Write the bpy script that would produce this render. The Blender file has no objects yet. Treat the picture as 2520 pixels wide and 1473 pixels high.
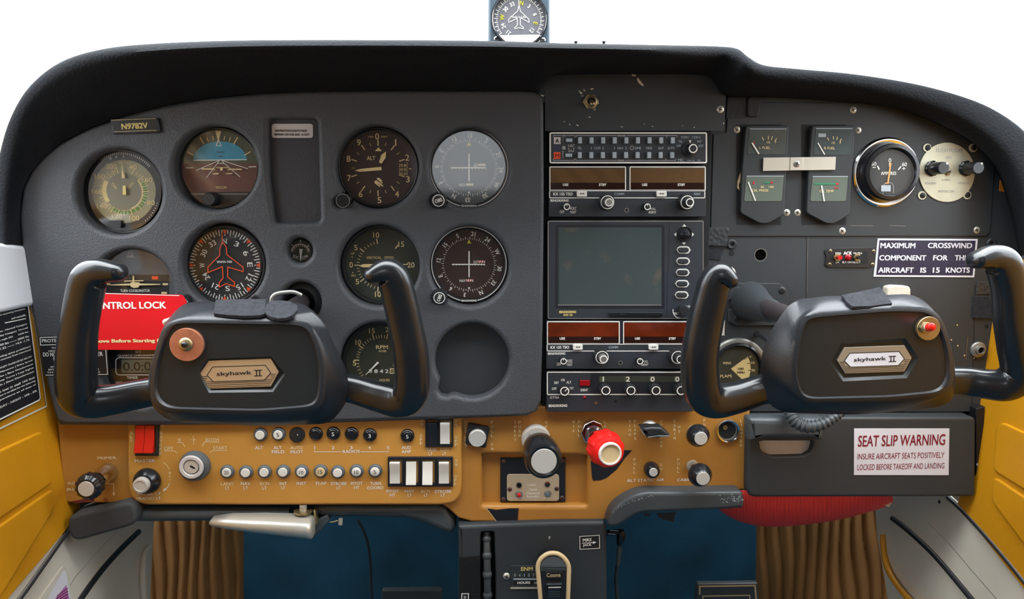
import bpy, math, random
from mathutils import Vector, Matrix
from mathutils.geometry import tessellate_polygon
random.seed(7)
D2R = math.pi/180
# ---------------------------------------------------------------- camera, world, exposure
SC = bpy.context.scene
COL = SC.collection
FPX, CX, CY = 1875.0, 1260.0, 736.5
CAM = Vector((0.0, -0.75, 0.95))
PITCH, YAW = math.atan(256.5/1875), math.atan(0.05867*math.cos(math.atan(256.5/1875)))
cd = bpy.data.cameras.new('camera'); cam = bpy.data.objects.new('camera', cd); COL.objects.link(cam)
cam.location = CAM; cam.rotation_euler = (math.pi/2-PITCH, 0, -YAW)
cd.sensor_width = 36; cd.lens = 36*FPX/2520; cd.clip_start = 0.01; cd.clip_end = 100
SC.camera = cam
W = bpy.data.worlds.new('world'); SC.world = W; W.use_nodes = True
wn = W.node_tree; bg = wn.nodes['Background']; bg.inputs[1].default_value = 4.0     # overcast sky over dark ground
w_tc = wn.nodes.new('ShaderNodeTexCoord'); w_sx = wn.nodes.new('ShaderNodeSeparateXYZ'); w_cr = wn.nodes.new('ShaderNodeValToRGB'); w_mr = wn.nodes.new('ShaderNodeMapRange')
wn.links.new(w_tc.outputs['Generated'], w_sx.inputs[0]); wn.links.new(w_sx.outputs['Z'], w_mr.inputs['Value']); w_mr.inputs['From Min'].default_value = -1; w_mr.inputs['From Max'].default_value = 1
wn.links.new(w_mr.outputs[0], w_cr.inputs[0]); wn.links.new(w_cr.outputs[0], bg.inputs[0])
w_e = w_cr.color_ramp.elements; w_e[0].position = .38; w_e[0].color = (.10, .10, .09, 1); w_e[1].position = 1; w_e[1].color = (2.2, 2.3, 2.4, 1)
_e = w_cr.color_ramp.elements.new(.43); _e.color = (.6, .6, .6, 1); _e = w_cr.color_ramp.elements.new(.55); _e.color = (.74, .80, .86, 1)
SC.view_settings.view_transform = 'Standard'; SC.view_settings.look = 'None'
SC.view_settings.gamma = 1; SC.view_settings.use_curve_mapping = False
SC.view_settings.exposure = 0.58
SC.cycles.max_bounces = 8; SC.cycles.diffuse_bounces = 4; SC.cycles.glossy_bounces = 3
SC.cycles.transparent_max_bounces = 16; SC.cycles.caustics_reflective = False; SC.cycles.caustics_refractive = False

cF = Vector((math.sin(YAW)*math.cos(PITCH), math.cos(YAW)*math.cos(PITCH), -math.sin(PITCH)))
cR = Vector((math.cos(YAW), -math.sin(YAW), 0)); cU = cR.cross(cF)
def ray(px, py): return cF + cR*((px-CX)/FPX) + cU*((CY-py)/FPX)
def hit(px, py, O, n):
    r = ray(px, py); return CAM + r*((O-CAM).dot(n)/r.dot(n))
def P(px, py, d=0.0):                      # point seen at a pixel, d metres in front of the panel plane
    return hit(px, py, Vector((0, -d, 0)), Vector((0, 1, 0)))
# crops of the photograph used for measuring: origin and magnification
Z = {None: (0, 0, 1), 'A': (0, 180, 3.507), 'B': (640, 180, 3.507), 'C': (1300, 0, 3.507), 'D': (1750, 200, 3.2727),
     'E': (0, 560, 2.9457), 'F': (640, 540, 2.8329), 'G': (1330, 520, 2.8329), 'H': (1820, 560, 2.9457),
     'I': (0, 1020, 3.2516), 'J': (560, 1020, 3.2516), 'K': (1100, 1000, 4.911), 'L': (1480, 1000, 4.91),
     'N': (1100, 1240, 5.478), 'O': (1780, 1000, 3.1135), 'Q': (1320, 300, 5.478), 'R': (1150, 0, 6.3)}

# ---------------------------------------------------------------- materials
def lin(c):
    return tuple((v/12.92 if v <= .04045 else ((v+.055)/1.055)**2.4) for v in [x/255 for x in c]) + (1,)
MATS = {}
def mat(name, rgb, rough=.5, metal=0, bump=None, var=0, spec=.5, coat=0, sheen=0, scl=1.0):
    """bump: (kind, scale, strength); var: amount of slow colour mottling"""
    m = bpy.data.materials.new(name); m.use_nodes = True; nt = m.node_tree; b = nt.nodes['Principled BSDF']
    b.inputs['Base Color'].default_value = lin(rgb); b.inputs['Roughness'].default_value = rough
    b.inputs['Metallic'].default_value = metal; b.inputs['Specular IOR Level'].default_value = spec
    b.inputs['Coat Weight'].default_value = coat; b.inputs['Sheen Weight'].default_value = sheen
    tc = nt.nodes.new('ShaderNodeTexCoord')
    if bump:
        kind, sc_, st = bump
        if kind == 'vor':
            t = nt.nodes.new('ShaderNodeTexVoronoi'); t.inputs['Scale'].default_value = sc_; out = t.outputs['Distance']
        elif kind == 'wave':
            t = nt.nodes.new('ShaderNodeTexWave'); t.inputs['Scale'].default_value = sc_; t.inputs['Distortion'].default_value = 1.0; out = t.outputs['Fac']
        else:
            t = nt.nodes.new('ShaderNodeTexNoise'); t.inputs['Scale'].default_value = sc_; t.inputs['Detail'].default_value = 4; out = t.outputs['Fac']
        nt.links.new(tc.outputs['Object'], t.inputs['Vector'])
        bp = nt.nodes.new('ShaderNodeBump'); bp.inputs['Strength'].default_value = st; bp.inputs['Distance'].default_value = .0006
        nt.links.new(out, bp.inputs['Height']); nt.links.new(bp.outputs['Normal'], b.inputs['Normal'])
    if var:
        n = nt.nodes.new('ShaderNodeTexNoise'); n.inputs['Scale'].default_value = 14*scl; n.inputs['Detail'].default_value = 6
        nt.links.new(tc.outputs['Object'], n.inputs['Vector'])
        r = nt.nodes.new('ShaderNodeMapRange'); r.inputs['From Min'].default_value = .3; r.inputs['From Max'].default_value = .7
        r.inputs['To Min'].default_value = 1-var; r.inputs['To Max'].default_value = 1+var
        nt.links.new(n.outputs['Fac'], r.inputs['Value'])
        mx = nt.nodes.new('ShaderNodeVectorMath'); mx.operation = 'SCALE'; mx.inputs[0].default_value = lin(rgb)[:3]
        nt.links.new(r.outputs['Result'], mx.inputs['Scale']); nt.links.new(mx.outputs[0], b.inputs['Base Color'])
    MATS[name] = m; return m
def glassmat(name, tint=(1, 1, 1), gloss=.05, rough=.02):
    m = bpy.data.materials.new(name); m.use_nodes = True; nt = m.node_tree; nt.nodes.remove(nt.nodes['Principled BSDF'])
    o = nt.nodes['Material Output']; t = nt.nodes.new('ShaderNodeBsdfTransparent'); t.inputs[0].default_value = tint + (1,)
    g = nt.nodes.new('ShaderNodeBsdfGlossy'); g.inputs['Roughness'].default_value = rough
    x = nt.nodes.new('ShaderNodeMixShader'); fr = nt.nodes.new('ShaderNodeLayerWeight'); fr.inputs['Blend'].default_value = .5
    pw = nt.nodes.new('ShaderNodeMath'); pw.operation = 'POWER'; pw.inputs[1].default_value = 5; nt.links.new(fr.outputs['Facing'], pw.inputs[0])
    ad = nt.nodes.new('ShaderNodeMath'); ad.operation = 'MULTIPLY_ADD'; ad.inputs[1].default_value = .9; ad.inputs[2].default_value = gloss
    nt.links.new(pw.outputs[0], ad.inputs[0]); nt.links.new(ad.outputs[0], x.inputs[0])
    nt.links.new(t.outputs[0], x.inputs[1]); nt.links.new(g.outputs[0], x.inputs[2]); nt.links.new(x.outputs[0], o.inputs[0])
    MATS[name] = m
mat('leather', (68, 70, 74), .5, bump=('vor', 1000, .45), var=.05)
mat('leather_soft', (32, 34, 37), .9, spec=.12, bump=('vor', 420, .6), var=.10)
mat('pocket', (50, 51, 56), .5, bump=('vor', 1000, .4))
mat('metal_paint', (50, 54, 57), .5, bump=('noise', 700, .08), var=.10)
mat('metal_paint2', (47, 51, 54), .5, bump=('noise', 700, .08), var=.08)
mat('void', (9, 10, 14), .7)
mat('bezel', (24, 24, 27), .4)
mat('bezel_gloss', (28, 29, 32), .22)
mat('face', (30, 32, 33), .6)
mat('face_brown', (50, 34, 30), .55)
mat('face_green', (44, 48, 38), .55)
mat('face_tan', (146, 138, 106), .55, var=.08)
mat('face_grey', (92, 102, 92), .45, var=.06)
mat('face_olive', (118, 112, 88), .55)
mat('face_bluegrey', (84, 90, 94), .5)
mat('plastic', (34, 35, 38), .4)
mat('radio', (46, 50, 56), .42, bump=('noise', 900, .06), var=.05)
mat('radio_dark', (30, 31, 36), .4)
mat('lcd', (72, 82, 82), .12, var=.12, scl=5)
_m = mat('screen', (66, 76, 76), .12); _nt = _m.node_tree; _tc = _nt.nodes.new('ShaderNodeTexCoord'); _n = _nt.nodes.new('ShaderNodeTexNoise'); _n.inputs['Scale'].default_value = 42; _n.inputs['Detail'].default_value = 3
_r = _nt.nodes.new('ShaderNodeValToRGB'); _r.color_ramp.elements[0].position = .60; _r.color_ramp.elements[0].color = lin((66, 76, 76)); _r.color_ramp.elements[1].position = .70; _r.color_ramp.elements[1].color = lin((86, 84, 78))   # finger smudges
_nt.links.new(_tc.outputs['Object'], _n.inputs['Vector']); _nt.links.new(_n.outputs['Fac'], _r.inputs[0]); _nt.links.new(_r.outputs[0], _nt.nodes['Principled BSDF'].inputs['Base Color'])
mat('win_red', (98, 36, 16), .12, var=.35, scl=3)
mat('win_dark', (40, 22, 20), .12)
mat('win_reflection', (160, 128, 92), .06, .75); mat('amber', (226, 160, 84), .5)  # upper radio windows carry the brown seat reflection in their base colour
mat('ink_white', (232, 230, 222), .55)
mat('ink_cream', (228, 205, 150), .55)
mat('ink_tan', (214, 190, 130), .55)
mat('ink_gold', (226, 200, 120), .45)
mat('ink_faded', (236, 216, 170), .6, var=.12, scl=10)
mat('ink_black', (22, 20, 20), .6)
mat('ink_maroon', (130, 18, 40), .6)
mat('ink_orange', (236, 84, 34), .5)
mat('ink_green', (70, 120, 50), .5)
mat('ink_teal', (40, 130, 90), .5)
mat('ink_red', (200, 40, 36), .5)
mat('ink_yellow', (200, 196, 50), .5)
mat('sky_blue', (52, 146, 176), .5, var=.10, scl=6)
mat('earth', (96, 56, 46), .5, var=.06)
mat('outer_olive', (70, 76, 52), .5, var=.3, scl=5)
mat('orange', (198, 142, 64), .42, bump=('vor', 850, .08), var=.06)
mat('orange_dull', (176, 122, 52), .42, bump=('vor', 850, .08), var=.10)
mat('yellow', (206, 142, 16), .45, bump=('noise', 160, .35), var=.05)
mat('cream', (212, 205, 188), .5, bump=('noise', 160, .3), var=.06)
mat('white_vinyl', (205, 205, 205), .5, bump=('vor', 420, .25))
mat('pillar', (226, 226, 228), .45, bump=('noise', 500, .15))
mat('carpet_blue', (20, 72, 96), .95, bump=('noise', 500, 1.0), var=.22)
mat('carpet_tan', (152, 108, 60), .95, bump=('noise', 400, .8), var=.14)
mat('chrome', (215, 215, 220), .12, 1)
mat('alu', (206, 202, 190), .42, .65, var=.05)
mat('steel', (160, 158, 152), .38, .75, bump=('noise', 400, .1), var=.15)
mat('brass_worn', (168, 150, 112), .38, .9, var=.2, scl=4)
mat('copper', (206, 140, 112), .38, .75, bump=('noise', 300, .2), var=.15, scl=8)
mat('disc_worn', (200, 196, 172), .42, .35, var=.10, scl=3)
mat('white_plastic', (226, 222, 212), .35)
mat('ivory', (214, 190, 146), .4)
mat('button', (168, 180, 188), .4)
mat('yoke', (24, 26, 29), .27, bump=('noise', 500, .04), var=.06, coat=.2)
mat('yoke_hub', (36, 38, 42), .36, bump=('noise', 420, .18), var=.10)
mat('yoke_inset', (31, 35, 37), .34, bump=('noise', 420, .08), var=.10)
mat('velcro', (38, 39, 44), 1.0, bump=('noise', 600, 1.0), var=.35, scl=20)
mat('rubber', (40, 42, 45), .5)
mat('foam', (62, 63, 64), .75, bump=('noise', 300, .3), var=.12)
mat('bolster', (66, 71, 74), .42, bump=('noise', 260, .25), var=.12)
mat('red_plastic', (206, 28, 20), .35)
mat('red_bright', (226, 24, 18), .4)
mat('red_glow', (150, 16, 26), .2)
mat('tag_red', (214, 16, 34), .35)
mat('red_cloth', (232, 64, 58), .7, bump=('noise', 300, .4), var=.08)
mat('paper', (222, 220, 226), .6, var=.03)
mat('paper_grey', (206, 198, 194), .5)
mat('placard_black', (30, 30, 34), .35)
mat('placard_blue', (36, 40, 66), .3, var=.2, scl=5)
mat('purple', (180, 120, 180), .6)
mat('cork', (212, 204, 188), .8, bump=('noise', 300, .5), var=.1)
mat('headliner', (150, 148, 142), .8)
mat('tape', (30, 30, 33), .55, bump=('noise', 200, .8))
mat('pleather', (52, 54, 56), .4, bump=('vor', 260, .9))
mat('grime', (108, 34, 26), .7)
mat('adhesive', (196, 120, 36), .5, bump=('noise', 200, .5), var=.3, scl=8)
def striped(name):
    m = mat(name, (92, 66, 46), .8); nt = m.node_tree; w = nt.nodes.new('ShaderNodeTexWave'); w.inputs['Scale'].default_value = 6; w.inputs['Distortion'].default_value = .6; w.bands_direction = 'DIAGONAL'
    r = nt.nodes.new('ShaderNodeValToRGB'); r.color_ramp.interpolation = 'CONSTANT'; e = r.color_ramp.elements; e[0].color = lin((84, 54, 40)); e[1].position = .45; e[1].color = lin((214, 140, 20))
    n = e.new(.62); n.color = lin((214, 206, 180)); n = e.new(.86); n.color = lin((110, 70, 44))
    tc = nt.nodes.new('ShaderNodeTexCoord'); nt.links.new(tc.outputs['Object'], w.inputs['Vector']); nt.links.new(w.outputs['Fac'], r.inputs[0]); nt.links.new(r.outputs[0], nt.nodes['Principled BSDF'].inputs['Base Color'])
striped('backcloth')
mat('badge', (206, 176, 138), .35, .5)
mat('badge_silver', (176, 172, 160), .35, .6, var=.1)
glassmat('glass', gloss=.05, rough=.06); glassmat('plexi', gloss=.03); glassmat('clear', (.97, .98, .97), .05, .15)
# compass card above the coaming is thin glare-washed grey
mat('card_grey', (112, 112, 118), .5); mat('casing_blue', (70, 86, 98), .45)
mat('tan_plate', (186, 168, 140), .45, .15, var=.08); mat('nickel', (212, 208, 200), .36, .35, var=.04); mat('shaft', (62, 56, 58), .5, .3); mat('brown_screw', (98, 70, 66), .5, .3); mat('chip', (222, 214, 196), .6)

# ---------------------------------------------------------------- things and mesh builder
def catmull(pts, n=6, closed=False):
    pts = [Vector(p) for p in pts]; out = []; N = len(pts)
    for i in range(N if closed else N-1):
        if closed: a, b, c, d = pts[(i-1) % N], pts[i], pts[(i+1) % N], pts[(i+2) % N]
        else: a, b, c, d = pts[max(i-1, 0)], pts[i], pts[i+1], pts[min(i+2, N-1)]
        for j in range(n):
            t = j/n; out.append(.5*((2*b)+(c-a)*t+(2*a-5*b+4*c-d)*t*t+(3*b-a-3*c+d)*t**3))
    if not closed: out.append(pts[-1])
    return out
def rrect(x0, y0, x1, y1, r=0, n=5):
    if r <= 0: return [(x0, y0), (x1, y0), (x1, y1), (x0, y1)]
    o = []
    for cx, cy, a in ((x1-r, y0+r, -90), (x1-r, y1-r, 0), (x0+r, y1-r, 90), (x0+r, y0+r, 180)):
        for i in range(n+1):
            t = (a+90*i/n)*D2R; o.append((cx+r*math.cos(t), cy+r*math.sin(t)))
    return o
def circ(cx, cy, r, n=64, ry=None): return [(cx+r*math.cos(2*math.pi*i/n), cy+(ry or r)*math.sin(2*math.pi*i/n)) for i in range(n)]
def roundpoly(pts, r, n=4):
    o = []; N = len(pts)
    for i in range(N):
        p = Vector(pts[i]); a = Vector(pts[i-1]); b = Vector(pts[(i+1) % N])
        ra = min(r, (a-p).length*.45); rb = min(r, (b-p).length*.45)
        s = p+(a-p).normalized()*ra; e = p+(b-p).normalized()*rb
        for j in range(n+1):
            t = j/n; o.append(tuple(s*(1-t)**2+p*2*t*(1-t)+e*t*t))
    return o
_txt = {}
def textmesh(s, bold):
    k = (s, bold)
    if k not in _txt:
        cu = bpy.data.curves.new('t', 'FONT'); cu.body = s; cu.size = 1; cu.resolution_u = 3; cu.fill_mode = 'FRONT'
        ob = bpy.data.objects.new('t', cu); me = ob.to_mesh()
        vs = [(v.co.x, v.co.y) for v in me.vertices]; fs = [tuple(p.vertices) for p in me.polygons]
        ob.to_mesh_clear(); bpy.data.objects.remove(ob); bpy.data.curves.remove(cu)
        if not vs: vs, fs = [(0, 0)], []
        if bold > 0:                       # heavier strokes: the same outlines laid again a hair to each side
            n = len(vs); V, F = [], []
            for i, (dx, dy) in enumerate(((0, 0), (bold, bold*.6), (-bold, bold*.6), (bold, -bold*.6), (-bold, -bold*.6))):
                V += [(x+dx, y+dy) for x, y in vs]; F += [tuple(q+n*i for q in f) for f in fs]
            vs, fs = V, F
        xs = [v[0] for v in vs]; ys = [v[1] for v in vs]
        _txt[k] = (vs, fs, min(xs), max(xs), min(ys), max(ys))
    return _txt[k]
BUILD = []
class Th:
    """a thing: frame with origin O, axes (eu, ev, en); en points out of the surface"""
    def __init__(s, name, label=None, cat=None, px=0, py=0, d=0.0, group=None, z=None, kind=None, frame=None, solo=None):
        s.z = z; zx, zy, zs = Z[z]; X, Y = zx+px/zs, zy+py/zs
        if frame: s.eu, s.ev, s.en, O = frame; s.O = hit(X, Y, O, s.en)
        else: s.eu, s.ev, s.en = Vector((1, 0, 0)), Vector((0, 0, 1)), Vector((0, -1, 0)); s.O = P(X, Y, d)
        s.X, s.Y = X, Y; s.tilt = None
        s.name, s.solo, s.props = name, solo, dict(label=label, category=cat, group=group, kind=kind)
        a = hit(X+1, Y, s.O, s.en); b = hit(X, Y+1, s.O, s.en)
        s.k0 = ((a-s.O).length+(b-s.O).length)/2; s.fu, s.fv = ((a-s.O).length/s.k0, (b-s.O).length/s.k0) if frame else (1, 1)
        s.dist = (s.O-CAM).length
        if not solo:
            s.o = bpy.data.objects.new(name, None); COL.objects.link(s.o); s.o.empty_display_size = .02
            s.finish(s.o)
    def finish(s, o):
        R = Matrix((s.eu, s.ev, s.en)).transposed().to_4x4()
        o.matrix_world = Matrix.Translation(s.O) @ R
        for k, v in s.props.items():
            if v: o[k] = v
    def rot(s, rx=0, ry=0, rz=0):          # degrees about the thing's own axes
        s.o.matrix_world = s.o.matrix_world @ (Matrix.Rotation(rz*D2R, 4, 'Z') @ Matrix.Rotation(ry*D2R, 4, 'Y') @ Matrix.Rotation(rx*D2R, 4, 'X'))
        return s
    def q(s, x, y, h=0):                   # pixel -> local (u, v) on the plane h mm above the thing's base
        zx, zy, zs = Z[s.z]; p = hit(zx+x/zs, zy+y/zs, s.O+s.en*(h*.001), s.en)-s.O
        return p.dot(s.eu), p.dot(s.ev)
    def k(s, h=0): return s.k0*(1-h*.001/s.dist)/Z[s.z][2]
    def part(s, name, **kw): return Bd(s, name, None, **kw)
class Bd:
    def __init__(s, T, name, parent=None, label=None, kind=None, sharp=38):
        s.T, s.name, s.parent, s.label, s.kind, s.sharp = T, name, parent, label, kind, sharp
        s.v, s.f, s.m, s.mats = [], [], [], []; s.o = None; s.sub = 0; s.hq = None; BUILD.append(s)
    def part(s, name, **kw): return Bd(s.T, name, s, **kw)
    def Q(s, x, y, h): return s.T.q(x, y, h if s.hq is None else s.hq)   # after a turned shape, decoration sits on its axis
    def mi(s, m):
        if m not in s.mats: s.mats.append(m)
        return s.mats.index(m)
    def add(s, vs, fs, m):
        n = len(s.v); s.v += [tuple(v) for v in vs]; i = s.mi(m)
        for f in fs: s.f.append(tuple(a+n for a in f)); s.m.append(i)
    def build(s):
        me = bpy.data.meshes.new(s.name); me.from_pydata(s.v, [], s.f); me.validate()
        for m in s.mats: me.materials.append(MATS[m])
        if len(me.polygons) == len(s.m): me.polygons.foreach_set('material_index', s.m)
        me.polygons.foreach_set('use_smooth', [True]*len(me.polygons)); me.set_sharp_from_angle(angle=s.sharp*D2R); me.update()
        o = bpy.data.objects.new(s.name, me); COL.objects.link(o); s.o = o
        if s.T.solo == s.name and s.parent is None: s.T.finish(o); s.T.o = o
        else: o.parent = s.parent.o if s.parent else s.T.o
        if s.label: o['label'] = s.label
        if s.kind: o['kind'] = s.kind
        if s.sub: md = o.modifiers.new('s', 'SUBSURF'); md.levels = md.render_levels = s.sub
    # ---- flat shapes
    def poly(s, pts, h, m):
        u = [s.Q(x, y, h) for x, y in pts]; tri = tessellate_polygon([[Vector((a, b, 0)) for a, b in u]])
        A = sum(u[i-1][0]*u[i][1]-u[i][0]*u[i-1][1] for i in range(len(u)))
        s.add([(a, b, h*.001) for a, b in u], [orient(t, u) for t in tri], m); return s
    def rect(s, x0, y0, x1, y1, h, m, r=0): return s.poly(rrect(x0, y0, x1, y1, r), h, m)
    def disc(s, x, y, r, h, m, n=48, ry=None): return s.poly(circ(x, y, r, n, ry), h, m)
    def ring(s, x, y, r0, r1, h, m, a0=0, a1=360, n=64):
        u, v = s.Q(x, y, h); k = s.T.k(h); vs = []; fs = []; full = abs(a1-a0) >= 360
        n = max(3, int(n*abs(a1-a0)/360)) if not full else n
        for i in range(n if full else n+1):
            t = (a0+(a1-a0)*i/n)*D2R
            for r in (r0, r1): vs.append((u+r*k*math.sin(t), v+r*k*math.cos(t), h*.001))
        N = len(vs)
        for i in range(n):
            a = 2*i; b = (2*i+2) % N if full else 2*i+2; fs.append((a, a+1, b+1, b))
        s.add(vs, [f[::-1] for f in fs], m); return s
    def line(s, pts, w, h, m, closed=False):
        q = [Vector(s.Q(x, y, h)) for x, y in pts]; hw = w*s.T.k(h)/2; N = len(q); vs = []; fs = []
        for i in range(N):
            a = q[i-1] if (i > 0 or closed) else None; c = q[(i+1) % N] if (i < N-1 or closed) else None
            d1 = (q[i]-a).normalized() if a is not None else None; d2 = (c-q[i]).normalized() if c is not None else None
            if d1 is None: d1 = d2
            if d2 is None: d2 = d1
            t = (d1+d2); t = t.normalized() if t.length > 1e-6 else d1
            nn = Vector((-t.y, t.x)); cs = max(.35, abs(nn.dot(Vector((-d1.y, d1.x)))))
            for sg in (-1, 1): p = q[i]+nn*(sg*hw/cs); vs.append((p.x, p.y, h*.001))
        for i in range(N if closed else N-1):
            a = 2*i; b = (2*i+2) % (2*N); fs.append((a, b, b+1, a+1))
        s.add(vs, fs, m); return s
    def ticks(s, x, y, r0, r1, angs, w, h, m):
        for a in angs:
            t = a*D2R; s.line([(x+r0*math.sin(t), y-r0*math.cos(t)), (x+r1*math.sin(t), y-r1*math.cos(t))], w, h, m)
        return s
    def text(s, t, x, y, w, hh, h, m, rot=0, bold=.012):
        """centred on (x, y), w wide (None: natural, a bit narrow), hh tall; rot clockwise degrees"""
        if not t.strip(): return s
        if t in ('1', 'I') and w: w = min(w, hh*.22)
        vs, fs, x0, x1, y0, y1 = textmesh(t, bold); u, v = s.Q(x, y, h); k = s.T.k(h)
        H = y1-y0; NB = len(vs)//5 if bold > 0 else len(vs)
        if len(t) <= 2 and t in '-.:+': H = .7
        sy = hh*k*s.T.fv/H; sx = (w*k*s.T.fu/(x1-x0)) if w else sy*.9
        c, sn = math.cos(-rot*D2R), math.sin(-rot*D2R); o = []
        for i, (a, b) in enumerate(vs):
            a = (a-(x0+x1)/2)*sx; b = (b-(y0+y1)/2)*sy; o.append((u+a*c-b*sn, v+a*sn+b*c, h*.001+(i//NB)*1.6e-5))
        s.add(o, fs, m); return s
    def vtext(s, t, x, y, step, cw, hh, h, m):
        for i, c in enumerate(t):
            if c.strip(): s.text(c, x, y+i*step, cw*(.3 if c == 'I' else 1), hh, h, m)
        return s
    def nums(s, x, y, r, items, hh, h, m, turn=True, bold=.012, w=None):
        for a, t in items:
            q = a*D2R; s.text(t, x+r*math.sin(q), y-r*math.cos(q), w, hh, h, m, rot=a if turn else 0, bold=bold)
        return s
    # ---- solids
    def plate(s, loops, h0, h1, m, bev=0.0, hbev=None, back=False, hh0=None):
        """outline then holes (pixels on the plane h1); bev mm rounds the outer edge, hbev mm the holes'"""
        L = []
        for i, lp in enumerate(loops):
            q = [Vector(s.T.q(x, y, h1)) for x, y in lp]
            A = sum(q[j-1].x*q[j].y-q[j].x*q[j-1].y for j in range(len(q)))
            if (A < 0) != (i > 0): q.reverse()
            L.append(q)
        tops = []
        for i, q in enumerate(L):
            b = (bev if i == 0 else (hbev if hbev is not None else bev)); N = len(q); nrm = []
            for j in range(N):
                e1 = (q[j]-q[j-1]); e2 = (q[(j+1) % N]-q[j])
                if e1.length < 1e-9: e1 = e2
                if e2.length < 1e-9: e2 = e1
                e1 = e1.normalized(); e2 = e2.normalized(); t = e1+e2; t = t.normalized() if t.length > 1e-6 else e1
                nv = Vector((-t.y, t.x)); c = max(.4, abs(nv.dot(Vector((-e1.y, e1.x))))); nrm.append(nv/c)
            rings = []
            sides = [(0, h0)] + ([(0, h1)] if b == 0 else [(b*(1-math.cos(a*D2R)), h1-b+b*math.sin(a*D2R)) for a in (0, 25, 50, 70, 90)])
            if i > 0:   # holes: mouth widens towards the front
                sides = [(0, h0)] + ([(0, h1)] if b == 0 else [(b*(1-math.cos(a*D2R)), h1-b+b*math.sin(a*D2R)) for a in (0, 25, 50, 70, 90)])
            vs = []
            for off, hz in sides:
                rings.append([(q[j].x+nrm[j].x*off*.001, q[j].y+nrm[j].y*off*.001, hz*.001) for j in range(N)])
            for r in rings: vs += r
            fs = []
            for r in range(len(rings)-1):
                for j in range(N): a = r*N+j; b2 = r*N+(j+1) % N; fs.append((a, b2, b2+N, a+N))
            s.add(vs, fs, m); tops.append(rings[-1])
        flat = [v for r in tops for v in r]
        tri = tessellate_polygon([[Vector((v[0], v[1], 0)) for v in r] for r in tops]); f2 = [orient(t, flat) for t in tri]
        s.add(flat, f2, m)
        if back: s.add([(a, b, h0*.001) for a, b, c in flat], [t[::-1] for t in f2], m)
        return s
    def box(s, x0, y0, x1, y1, h0, h1, m, r=0, bev=.3): return s.plate([rrect(x0, y0, x1, y1, r)], h0, h1, m, bev)
    def lathe(s, x, y, prof, m, seg=48, kn=None, hq=0, cap=True, loc=None, ax=None):
        """prof [(radius px, height mm)]; kn=(n, amount, from_i, to_i) flutes the radius"""
        u, v = s.T.q(x, y, hq) if loc is None else loc; k = s.T.k(hq); vs = []; fs = []; s.hq = hq if max(p[1] for p in prof) > 1.5 else None
        for i, (r, h) in enumerate(prof):
            for j in range(seg):
                t = 2*math.pi*j/seg; rr = r*k
                if kn and kn[2] <= i <= kn[3]: rr *= 1+kn[1]*(1 if math.sin(t*kn[0]) > 0 else -1)
                vs.append((u+rr*math.cos(t), v+rr*math.sin(t), h*.001))
        for i in range(len(prof)-1):
            for j in range(seg):
                a = i*seg+j; b = i*seg+(j+1) % seg; fs.append((a, b, b+seg, a+seg))
        if cap: fs.append(tuple(range((len(prof)-1)*seg, len(prof)*seg)))
        s.add(vs, fs, m); return s
    def ball(s, x, y, h, r, m, sq=1.0):
        return s.lathe(x, y, [(max(.01, r*math.sin(a*D2R)), h-r*s.T.k()*1000*sq*math.cos(a*D2R)) for a in range(0, 181, 15)], m, 24, hq=h)
    def tube(s, pts, rad, m, seg=20, n=6, flat=1.0, mm=False, ribs=None, up=None, caps=True):
        """pts (px, py, h mm); rad px (or mm) per point; flat scales the section across"""
        L = [Vector((*s.T.q(x, y, h), h*.001)) for x, y, h in pts]
        if not isinstance(rad, (list, tuple)): rad = [rad]*len(pts)
        kk = [(.001 if mm else s.T.k(p[2])) for p in pts]
        R = catmull([Vector((r*k, 0, 0)) for r, k in zip(rad, kk)], n) if n > 1 else [Vector((r*k, 0, 0)) for r, k in zip(rad, kk)]
        C = catmull(L, n) if n > 1 else L; vs = []; fs = []; N = len(C); pu = None
        for i in range(N):
            t = (C[min(i+1, N-1)]-C[max(i-1, 0)]).normalized()
            if pu is None:
                pu = Vector((0, 0, 1)) if abs(t.z) < .9 else Vector((0, 1, 0))
            pu = (pu-t*pu.dot(t)).normalized(); w = t.cross(pu); r = R[i].x
            if ribs: r *= 1+ribs[1]*math.sin(2*math.pi*i*ribs[0]/N)
            for j in range(seg):
                a = 2*math.pi*j/seg; vs.append(C[i]+pu*(r*flat*math.cos(a))+w*(r*math.sin(a)))
        for i in range(N-1):
            for j in range(seg):
                a = i*seg+j; b = i*seg+(j+1) % seg; fs.append((a, b, b+seg, a+seg))
        if caps: fs += [tuple(range(seg))[::-1], tuple(range((N-1)*seg, N*seg))]
        s.add(vs, fs, m); return s
    def loft(s, rings, m, cap0=True, cap1=True):
        """rings: list of lists of local points with equal counts"""
        N = len(rings[0]); vs = [p for r in rings for p in r]; fs = []
        for i in range(len(rings)-1):
            for j in range(N): a = i*N+j; b = i*N+(j+1) % N; fs.append((a, b, b+N, a+N))
        if cap0: fs.append(tuple(range(N))[::-1])
        if cap1: fs.append(tuple(range((len(rings)-1)*N, len(rings)*N)))
        s.add(vs, fs, m); return s
    def screw(s, x, y, r, h, m='alu', cross='ink_black', a=20, dome=.9):
        s.lathe(x, y, [(r, h-.3), (r, h+.1), (r*.85, h+dome*.6), (r*.5, h+dome*.92), (r*.02, h+dome)], m, 20, cap=False)
        for b in (a, a+90):
            t = b*D2R; s.line([(x-r*.55*math.cos(t), y-r*.55*math.sin(t)), (x+r*.55*math.cos(t), y+r*.55*math.sin(t))], r*.24, h+dome+.12, cross)
        return s
def orient(t, u):
    a, b, c = [u[i] for i in t]
    return tuple(t) if (b[0]-a[0])*(c[1]-a[1])-(b[1]-a[1])*(c[0]-a[0]) > 0 else tuple(t)[::-1]
def rng(a, b, st):
    o = []; x = a
    while x <= b+1e-6: o.append(x); x += st
    return o
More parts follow.
